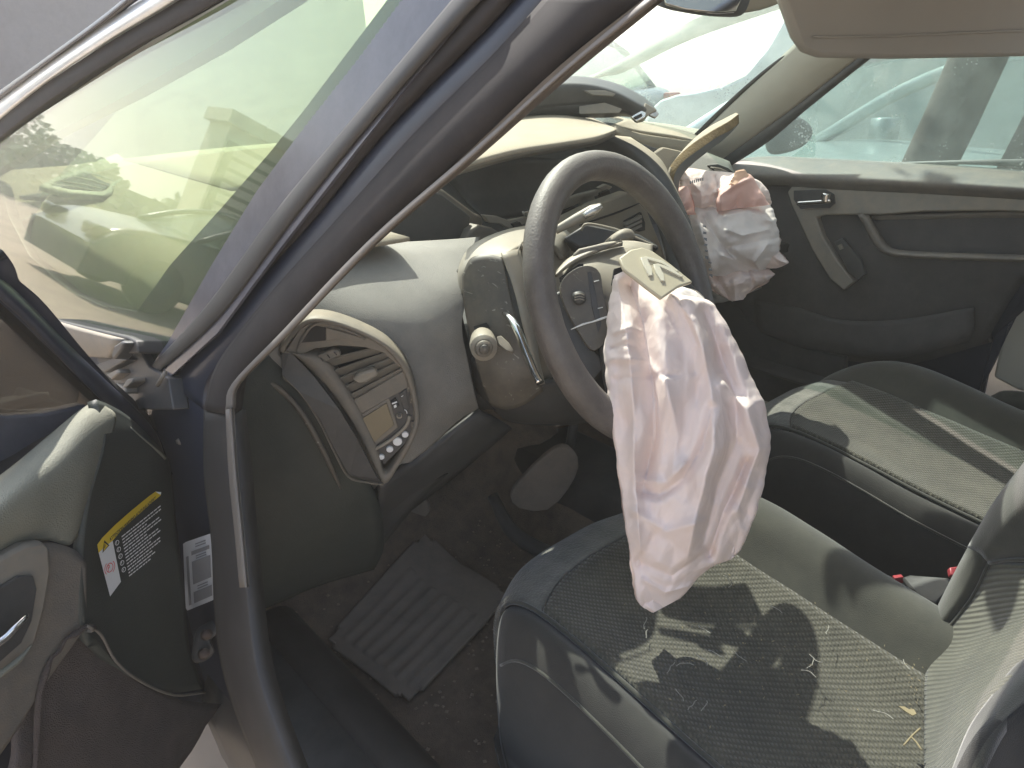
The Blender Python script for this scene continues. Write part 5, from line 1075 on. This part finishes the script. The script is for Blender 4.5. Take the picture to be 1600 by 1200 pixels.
# window frame post and dark glass
wf = [((-60, 372, -.03), (-30, 430, -.03)), ((0, 430, -.03), (0, 468, -.03)), ((50, 478, -.03), (38, 502, -.03)), ((110, 540, -.03), (98, 566, -.03)), ((170, 598, -.03), (156, 624, -.03)), ((215, 640, -.03), (196, 664, -.03)), ((248, 684, -.03), (232, 704, -.03)), ((264, 740, -.03), (262, 748, -.03))]
band('window_frame', [Dp(*a) for a, b in wf], [Dp(*b) for a, b in wf], M['navy'], dd, .012, .03)
band('frame_seal', [Dp(a[0]+7, a[1]-3, -.055) for a, b in wf[:-1]], [Dp(a[0]-2, a[1]+2, -.04) for a, b in wf[:-1]], M['rubber'], dd, .004, .01)
slab('door_glass', Dr(-.045, (-60, 420), (0, 462), (96, 562), (196, 662), (150, 660), (-60, 670)), M['doorglass'], dd, thick=.004, bev=0)
mir2 = bpy.data.objects.new('door_mirror', None); link(mir2, car)
blob('mirror_housing', [(-80, 520), (0, 500), (60, 520), (110, 570), (120, 630), (60, 650), (-60, 650)], 1.30, .10, M['dark'], mir2, .2)
patch('waist_ledge', [Dr(0, (-120, 650, -.09), (8, 650, -.085), (60, 646, -.08), (128, 634, -.07)), Dr(0, (-120, 720, -.05), (0, 700, -.05), (60, 680, -.045), (150, 640, -.04)), Dr(0, (-120, 800, -.02), (0, 750, -.015), (70, 695, -.01), (150, 640, -.01))], M['rubber_brown'], dd, thick=.01)
slab('mirror_patch', Dr(-.035, (-80, 636), (10, 650), (70, 646), (134, 632), (160, 650), (120, 690), (60, 740), (0, 790), (-80, 830)), M['frit'], dd, thick=.02, bev=.003)
# soft top pad: one roll curving from the waist over to the dark front panel
patch('top_pad', [
 Dr(0, (-160, 850, .0), (0, 742, .0), (70, 685, .0), (118, 645, .0), (150, 624, -.01)),
 Dr(0, (-160, 900, .03), (0, 765, .035), (80, 700, .03), (130, 655, .025), (165, 634, .01)),
 Dr(0, (-160, 950, .05), (-10, 800, .055), (80, 740, .05), (140, 690, .04), (182, 655, .02)),
 Dr(0, (-160, 1000, .05), (-10, 840, .055), (80, 800, .05), (128, 770, .045), (160, 720, .03)),
 Dr(0, (-160, 1020, .035), (0, 868, .04), (70, 845, .04), (112, 850, .04), (135, 800, .03))], M['doortop'], dd, ku=8, kv=7, thick=.01)
patch('front_panel', [
 Dr(0, (150, 624, .012), (170, 632, .006), (200, 650, .0), (236, 684, -.01), (262, 716, -.02)),
 Dr(0, (163, 690, .034), (182, 690, .025), (210, 695, .012), (240, 708, .0), (268, 740, -.02)),
 Dr(0, (140, 780, .040), (160, 780, .028), (195, 790, .015), (240, 800, .0), (276, 820, -.015)),
 Dr(0, (128, 880, .045), (150, 890, .030), (190, 900, .015), (240, 910, .0), (288, 920, -.015)),
 Dr(0, (132, 975, .050), (160, 985, .035), (200, 1000, .020), (250, 1010, .005), (296, 1010, -.01)),
 Dr(0, (150, 1000, .050), (180, 1035, .038), (220, 1064, .025), (270, 1082, .01), (318, 1076, -.005))], M['darkgreen'], dd, ku=7, kv=7, thick=.01)
tube('panel_edge', [Dp(*q) for q in ((136, 978, .054), (158, 992, .050), (182, 1034, .042), (222, 1066, .028), (272, 1086, .013), (320, 1082, .0))], .0016, M['doortrim'], dd, k=4, seg=8)
tube('panel_bead', [Dp(*q) for q in ((202, 668, .006), (225, 688, .002), (248, 706, -.006), (258, 716, -.012))], .002, M['doortop'], dd, k=4, seg=6)
patch('lower_card', [
 Dr(0, (-160, 1010, .05), (0, 880, .045), (70, 850, .045), (115, 858, .045), (135, 880, .045)),
 Dr(0, (-160, 1080, .05), (0, 1000, .045), (60, 960, .045), (110, 960, .045), (135, 972, .045)),
 Dr(0, (-160, 1180, .06), (0, 1080, .055), (40, 1060, .050), (66, 1046, .048), (134, 980, .045)),
 Dr(0, (-160, 1300, .06), (-60, 1250, .055), (0, 1180, .050), (40, 1120, .048), (62, 1080, .046))], M['doortrim'], dd, ku=6, kv=6, thick=.01)
patch('map_pocket', [
 Dr(0, (40, 1085, .035), (66, 1052, .036), (100, 1010, .037), (136, 982, .038)),
 Dr(0, (30, 1160, .045), (90, 1110, .042), (150, 1060, .036), (185, 1040, .030)),
 Dr(0, (20, 1250, .050), (110, 1200, .045), (200, 1140, .032), (272, 1090, .010)),
 Dr(0, (20, 1400, .045), (150, 1330, .040), (260, 1230, .025), (345, 1100, -.005))], M['felt'], dd, ku=7, kv=7, thick=.01, fn=lambda v, a, b: v+DN*.004*noise.noise(v*30))
# ragged carpet edge
re_ = [(136, 976), (118, 990), (104, 1000), (92, 1016), (80, 1030), (70, 1050), (62, 1080), (60, 1120), (56, 1200), (50, 1260)]
tube('frayed_edge', [Dp(x+rnd.uniform(-2, 2), y+rnd.uniform(-2, 2), .052) for x, y in re_], [.0015+rnd.uniform(0, .0025) for _ in re_], M['felt'], dd, k=3, seg=8)
# handle recess and chrome pull
slab('handle_surround', Dr(.056, (-160, 950), (0, 872), (40, 850), (66, 846), (80, 858), (82, 890), (72, 950), (58, 1000), (30, 1035), (0, 1058), (-160, 1130)), M['doorins'], dd, thick=.014, bev=.004, k=1)
slab('handle_well', Dr(.060, (-160, 985), (0, 918), (30, 900), (52, 900), (58, 920), (50, 970), (34, 1005), (0, 1035), (-160, 1100)), M['dark'], dd, thick=.004, bev=.001)
tube('handle', [Dp(*q) for q in ((-60, 1040, .066), (0, 1002, .072), (22, 982, .075), (38, 966, .075), (42, 962, .07))], [.006, .006, .0055, .004, .0025], M['chrome'], dd, k=5, seg=10, flat=.7)
tube('handle_edge', [Dp(*q) for q in ((-60, 1090, .062), (0, 1053, .066), (30, 1030, .066), (50, 1008, .064))], [.003, .0032, .003, .001], M['doortop'], dd, k=5, seg=8)
# warning sticker: yellow header, white block with red P, rows of white lettering
st_ = part('warning_sticker', dd)
def SKp(x, y, off=.0): 
    # follows the bulge of the front panel
    base = .034-.030*max(0, min(1, (x-150)/95))+.006
    return Dp(x, y, base+off)
hdr = [(152, 851), (160, 840), (180, 820), (205, 798), (232, 776), (243, 768), (252, 769), (251, 774), (238, 785), (210, 810), (190, 828), (176, 845), (164, 854), (154, 864)]
def poly(nm, pts, m, off=0., th=.0003, parent=None):
    P = [SKp(x, y, off) for x, y in pts]; n = len(P)
    bm = bmesh.new(); vs = [bm.verts.new(p) for p in P]; es = [bm.edges.new((vs[i], vs[(i+1) % n])) for i in range(n)]; bmesh.ops.triangle_fill(bm, use_beauty=True, edges=es)
    for f in bm.faces:
        f.normal_update()
        if f.normal.dot(CAM-P[0]) < 0: f.normal_flip()
    bm.verts.index_update(); VV = [v.co.copy() for v in bm.verts]; FF = [tuple(v.index for v in f.verts) for f in bm.faces]; bm.free()
    return mesh(nm, VV, FF, m, parent or st_, False)
poly('sticker_header', hdr, M['yellow'], .0010)
poly('sticker_block', [(154, 863), (163, 853), (176, 845), (189, 909), (172, 932)], M['white'], .0008)
poly('warning_triangle', [(163, 844), (171, 852), (160, 864)], M['ink'], .0014); poly('triangle_face', [(163, 848), (169, 852.5), (162, 861)], M['yellow'], .0017)
poly('mark_bar', [(163.5, 850.5), (165, 851), (164, 857), (163, 857)], M['ink'], .0019)
def arc(nm, c, r, a0, a1, wd, m): 
    a = [R(a0+(a1-a0)*i/10) for i in range(11)]
    sk_ = lambda rr, t: (c[0]+rr*math.cos(t)*.92, c[1]-rr*math.sin(t)*1.25-rr*math.cos(t)*.35)
    poly(nm, [sk_(r+wd, t) for t in a]+[sk_(r, t) for t in reversed(a)], m, .0014)
arc('brake_ring', (171.5, 887), 5.0, 0, 180, 1.0, M['red']); arc('brake_ring', (171.5, 887), 5.0, 180, 360, 1.0, M['red'])
arc('brake_arc', (171.5, 887), 8.0, -50, 50, 1.0, M['red']); arc('brake_arc', (171.5, 887), 8.0, 130, 230, 1.0, M['red'])
xd = (SKp(186, 872)-SKp(160, 890)).normalized(); ydv = Vector((0, 0, 1)); sz = (SKp(170, 880)-SKp(170, 894)).length
text('P', SKp(168.5, 893.5, .0016), xd, ydv, sz*1.0, M['red'], 'letter', st_, .0001, .8)
xh = (SKp(238, 778)-SKp(172, 838)).normalized()
text('ATTENTION-WARNING-ACHTUNG-ADVERTENCIA', SKp(172, 846, .0018), xh, ydv, .0062, M['ink'], 'header_lettering', st_, .0001, .75)
for i in range(5):
    x = 183+i*2.6; y = 848+i*10.5
    aa = [(x+3.4*math.cos(t), y+4.2*math.sin(t)-1.2*math.cos(t)) for t in [k*math.pi/5 for k in range(10)]]; poly('number_ring', aa, M['white'], .0006); poly('number_face', [(x+(p[0]-x)*.72, y+(p[1]-y)*.72) for p in aa], M['darkgreen'], .0010)
    text(str(i+1), SKp(x-1.6, y+2.2, .0013), xd, ydv, .0055, M['white'], 'number', st_, .0001, .8)
rl = random.Random(2)
for i in range(14):
    y0 = 838+i*4.7; x0 = 190+i*.9; L_ = (62-i*.3) if i % 3 != 2 else 40
    slope = -.80+.0*i; x = x0
    VV = []; 
    xe = min(252-max(0, (i-10))*4, x0+L_)
    while x < xe:
        w_ = rl.uniform(2.2, 6.5)
        if x+w_ > xe: break
        y = y0+(x-x0)*slope; y2 = y0+(x+w_-x0)*slope
        VV.append([(x, y), (x+w_, y2), (x+w_+.2, y2+1.9), (x+.2, y+1.9)]); x += w_+.9
    vs, fs = [], []
    for q in VV: b = len(vs); vs += [SKp(a, c, .0006) for a, c in q]; fs.append((b, b+3, b+2, b+1))
    if vs: mesh('print_line', vs, fs, M['white'], st_, False)
poly('sticker_corner', [(243, 768), (252, 769), (251, 773), (247, 771)], M['white'], .0015)

# ---- scuttle end, wiper cover and hinge gear by the driver's pillar
sc_ = part('scuttle_trim', car)
slab('trim_wedge', Pn((75, 497), (120, 508), (200, 526), (212, 532), (215, 545), (215, 552), (190, 552), (180, 545), (70, 512), off=-.035), M['rubber'], sc_, thick=.05, bev=.004)
band('trim_roll', Pn((70, 500), (120, 514), (190, 532), off=-.045), Pn((90, 545), (130, 556), (174, 560), off=-.03), M['plastic'], sc_, .014, .02)
slab('roll_end', Pn((190, 532), (194, 536), (188, 548), (176, 562), (173, 555), (178, 540), off=-.047), M['dark'], sc_, thick=.02, bev=.003)
for pts in ([(148, 570), (188, 556), (196, 562), (160, 582)], [(164, 586), (182, 577), (186, 582), (170, 594)], [(198, 592), (208, 590), (208, 596), (196, 606), (190, 604)], [(178, 598), (196, 606), (196, 616), (186, 612)]):
    slab('hinge_link', Pn(*pts, off=-.03), M['plastic'] if pts[0][0] > 150 else M['dark'], sc_, thick=.02, bev=.003)
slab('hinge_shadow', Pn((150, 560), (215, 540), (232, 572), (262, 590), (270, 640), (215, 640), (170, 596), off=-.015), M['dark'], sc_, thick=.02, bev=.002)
tube('pillar_clip', Pn((258, 582), (246, 602), off=-.02), .0025, M['plastic'], car, k=1)

# ================================================================== OUTSIDE
def vehicle(name, label, cat, loc, yaw, paint, L_=4.2, W=1.72, H=1.48, van=False, group=None, panel=False):
    t = thing(name, label, cat, loc, group); t.rotation_euler = (0, 0, yaw); base = Vector(loc)
    h = W/2
    if van: prof = [(-L_/2, .55), (-L_/2+.05, 1.0), (-L_/2+.1, H-.1), (-L_/2+.5, H), (L_*.12, H), (L_*.28, 1.15), (L_*.45, .95), (L_/2, .6)]
    else: prof = [(-L_/2, .50), (-L_/2+.03, .85), (-L_/2+.30, 1.0), (-L_/2+.9, 1.0), (0, .97), (L_*.18, .97), (L_*.42, .82), (L_/2, .55)]
    low = .22
    V = []; n = len(prof)
    rows = []
    for y, z in prof:
        tp = .94 if not van else (.90 if z > 1.2 else .97)
        rows.append([base+Vector((sx*h*f, y, zz)) for sx, f, zz in ((-1, .95, low), (-1, 1, low+.2), (-1, 1, min(z, .75)), (-1, tp, z-.02), (-1, tp*.8, z), (1, tp*.8, z), (1, tp, z-.02), (1, 1, min(z, .75)), (1, 1, low+.2), (1, .95, low))])
    patch('body', rows, paint, t, ku=2, kv=4, thick=0, flip=False)
    for e in (0, -1): slab('bumper', [p for p in rows[e]], M['dark'] if not van else paint, t, thick=.03, bev=0)
    wz0, wz1 = (1.02, H-.12) if van else (.96, H-.03)
    if not van:
        g = [(-L_/2+.35, .98), (-L_/2+.85, H-.04), (-L_*.10, H), (L_*.02, H-.03), (L_*.24, .95)]
        rg = []
        for y, z in g: rg.append([base+Vector((sx*h*f, y, zz)) for sx, f, zz in ((-1, .93, .95), (-1, .93-.20*(z-.95)/.5, z-.03), (-1, .60, z), (1, .60, z), (1, .93-.20*(z-.95)/.5, z-.03), (1, .93, .95))])
        patch('window_glass', rg, M['cabinglass'], t, ku=2, kv=3, thick=0, flip=False)
        patch('roof', [[base+Vector((sx*.56*h/.86*1.15, y, z+.012)) for sx in (-1, -.4, .4, 1)] for y, z in g[1:4]], paint, t, ku=2, kv=3, thick=.02, flip=False)
        for sx in (-1, 1):
            tube('pillar', [base+Vector((sx*h*.92, g[4][0], .95)), base+Vector((sx*h*.84, (g[4][0]+g[3][0])/2, 1.24)), base+Vector((sx*h*.74, g[3][0], H-.04)), base+Vector((sx*h*.73, g[2][0], H-.01)), base+Vector((sx*h*.74, g[1][0], H-.06)), base+Vector((sx*h*.93, g[0][0], .96))], .035, paint, t, k=4, seg=8)
            tube('pillar', [base+Vector((sx*h*.93, -.15, .95)), base+Vector((sx*h*.74, -.2, H-.03))], .05, paint, t, k=1, seg=8)
            blob_ = mesh('door_mirror', *boxdata(base+Vector((sx*(h+.10), L_*.17, 1.02)), (.16, .10, .12)), paint, t)
            for yy in (-.95, .0, .85): box('door_seam', base+Vector((sx*h*1.001, yy, .65)), (.006, .012, .6), M['black'], t, bev=0)
    else:
        for sx in (-1, 1):
            for y0, y1 in ((-L_*.42, -L_*.20), (-L_*.17, L_*.03), (L_*.06, L_*.20))[2 if panel else 0:]:
                slab('window_glass', [base+Vector((sx*(h*.962), y, z)) for y, z in ((y0, wz0), (y1, wz0), (y1-(.12 if y1 > .5 else 0), wz1), (y0, wz1))], M['cabinglass'], t, thick=.02, bev=.004, away=(-sx, 0, 0))
        slab('window_glass', [base+Vector((x, y, z)) for x, y, z in ((-h*.8, L_*.29, 1.14), (h*.8, L_*.29, 1.14), (h*.7, L_*.14, H-.08), (-h*.7, L_*.14, H-.08))], M['cabinglass'], t, thick=.01, bev=0)
    for sx in (-1, 1):
        for yy in (-L_*.31, L_*.31):
            c = base+Vector((sx*(h-.08), yy, .31)); tube('wheel', [c-Vector((.10, 0, 0)), c+Vector((.10, 0, 0))], .31, M['tyre'], t, k=1, seg=28)
            tube('rim', [c-Vector((sx*-.07, 0, 0)), c+Vector((sx*.115, 0, 0))], 19*.01, M['dark'], t, k=1, seg=20)
        box('headlight', base+Vector((sx*h*.72, L_/2-.10, .68)), (.34, .2, .14), M['doorglass'], t, bev=.03)
        box('tail_light', base+Vector((sx*h*.8, -L_/2+.04, .85)), (.2, .1, .22), M['red_car'], t, bev=.02)
    return t
def boxdata(c, s):
    c = Vector(c); return [c+Vector((x*s[0]/2, y*s[1]/2, z*s[2]/2)) for x in (-1, 1) for y in (-1, 1) for z in (-1, 1)], [(0, 1, 3, 2), (4, 6, 7, 5), (0, 4, 5, 1), (2, 3, 7, 6), (0, 2, 6, 4), (1, 5, 7, 3)]
vehicle('parked_car', 'silver hatchback parked close beside the passenger side quarter glass', 'car', (2.45, .55, -.1), 0, M['silver_car'], H=1.44, group='scrapped cars in the yard')
vehicle('parked_van', 'white van standing behind the leaning trunks beyond the passenger window', 'van', (5.6, 1.6, 0), 0, M['white_car'], L_=4.9, W=1.9, H=1.95, van=True, group='scrapped cars in the yard')
vehicle('parked_car', 'dark saloon with a bright roof edge beyond the silver hatchback', 'car', (5.4, 6.8, 0), 0, M['dark_car'], H=1.5, group='scrapped cars in the yard')
vehicle('parked_car', 'dark blue car on the sand mirrored in the driver side quarter glass', 'car', (-5.0, 9.2, 0), R(-96), M['dark_car'], H=1.45, group='scrapped cars in the yard')
vehicle('parked_car', 'white car standing side-on across the yard beyond the grey panel van', 'car', (6.0, 13.0, 0), R(80), M['white_car'], H=1.45, group='scrapped cars in the yard')
vehicle('parked_van', 'pale grey panel van side-on ahead of the windscreen', 'van', (.9, 7.6, .25), R(90), M['van_paint'], L_=5.2, W=1.95, H=2.2, van=True, panel=True, group='scrapped cars in the yard')

def tree(label, loc, hgt, lean, r0, crown_r, n=2600, seed=0, trunk_only=False):
    t = thing('tree', label, 'tree', loc, 'trees around the yard'); b = Vector(loc); rd = random.Random(seed)
    pts = [b+Vector((lean[0]*k*hgt, lean[1]*k*hgt, hgt*k))+Vector((rd.uniform(-.04, .04), rd.uniform(-.04, .04), 0)) for k in (0, .2, .4, .6, .8, 1)]
    tube('trunk', pts, [r0*1.25, r0, r0*.92, r0*.8, r0*.6, r0*.35], M['bark'], t, k=4, seg=16)
    tipz = []
    for i in range(7):
        s = pts[3+i % 3]; a = rd.uniform(0, 6.28); e = s+Vector((math.cos(a)*crown_r*.7, math.sin(a)*crown_r*.7, crown_r*rd.uniform(.3, .9))); tipz.append(e)
        tube('limb', [s, s.lerp(e, .5)+Vector((0, 0, .1)), e], [r0*.4, r0*.25, r0*.1], M['bark'], t, k=3, seg=8)
    V = []; F = []; tipz += [p+Vector((rd.uniform(-1, 1), rd.uniform(-1, 1), rd.uniform(.2, .8)))*crown_r*.7 for p in [pts[-1]]*6]
    for i in range(n):
        c = rd.choice(tipz); v = Vector((rd.gauss(0, 1), rd.gauss(0, 1), rd.gauss(0, .8)))*crown_r*.22; p = c+v; s = rd.uniform(.05, .11); a = Vector((rd.uniform(-1, 1), rd.uniform(-1, 1), rd.uniform(-1, 1))).normalized(); q = a.orthogonal().normalized(); k = len(V)
        V += [p-a*s, p+q*s*.4, p+a*s, p-q*s*.4]; F.append((k, k+1, k+2, k+3))
    mesh('crown', V, F, M['leaf'], t, False)
    return t
tree('dark leaning tree trunk crossing the middle of the passenger window', (1.36, .53, 0), 4.5, (0, -.245), .075, 1.6, seed=1)
tree('thinner dark leaning trunk at the rear edge of the passenger window', (1.38, .25, 0), 4.5, (0, -.245), .10, 1.6, seed=2)
tree('green tree against the glare above the silver hatchback', (9.5, 10.5, 0), 6.0, (0, 0), .2, 2.4, n=5000, seed=3)

hg_ = random.Random(9); hV, hF = [], []  # hedge added behind the yard to darken the mirrored horizon
for i in range(9000):
    p = Vector((hg_.uniform(-22, 6), 25+hg_.gauss(0, .5), 0)); p.z = (hg_.random()**.7)*(1.9+.5*math.sin(p.x*.9)+.3*math.sin(p.x*2.3)); s = hg_.uniform(.08, .2)
    a = Vector((hg_.uniform(-1, 1), hg_.uniform(-1, 1), hg_.uniform(-1, 1))).normalized(); q = a.orthogonal().normalized(); k = len(hV); hV += [p-a*s, p+q*s*.6, p+a*s, p-q*s*.6]; hF.append((k, k+1, k+2, k+3))
hd2 = thing('hedge', 'long green hedge added across the yard to darken the quarter glass reflection', 'hedge', (-8, 25, 0)); mesh('leaves', hV, hF, M['leaf'], hd2, False)
box('stem', (-8, 25, .7), (28, .5, 1.5), M['leaf'], hd2, bev=0)
# low whitewashed store with a slatted roller gate, mirrored in the quarter glass
bd = thing('store_building', 'low whitewashed store with slatted gate across the sandy yard', 'building', (-9, 14, 0))
box('wall', (-10.2, 14.5, 1.6), (8, 1, 3.2), M['wall'], bd, bev=0)
box('parapet', (-10.2, 14.4, 3.3), (8.3, 1.2, .25), M['wall'], bd, bev=.01)
for gx in (-7.3, -9.6):
    g = part('gate', bd); box('gate_frame', (gx, 13.97, 1.45), (2.1, .06, 2.9), M['rust'], g, bev=.01)
    for k in range(12): box('slat', (gx, 13.92, .25+k*.225), (1.8, .04, .15), M['slat'], g, bev=0)

# ================================================================== HAZE: thin volume added to lift the darks like lens veil
hz = bpy.data.materials.new('veil_haze'); hz.use_nodes = True; t_ = hz.node_tree; t_.nodes.remove(t_.nodes['Principled BSDF'])
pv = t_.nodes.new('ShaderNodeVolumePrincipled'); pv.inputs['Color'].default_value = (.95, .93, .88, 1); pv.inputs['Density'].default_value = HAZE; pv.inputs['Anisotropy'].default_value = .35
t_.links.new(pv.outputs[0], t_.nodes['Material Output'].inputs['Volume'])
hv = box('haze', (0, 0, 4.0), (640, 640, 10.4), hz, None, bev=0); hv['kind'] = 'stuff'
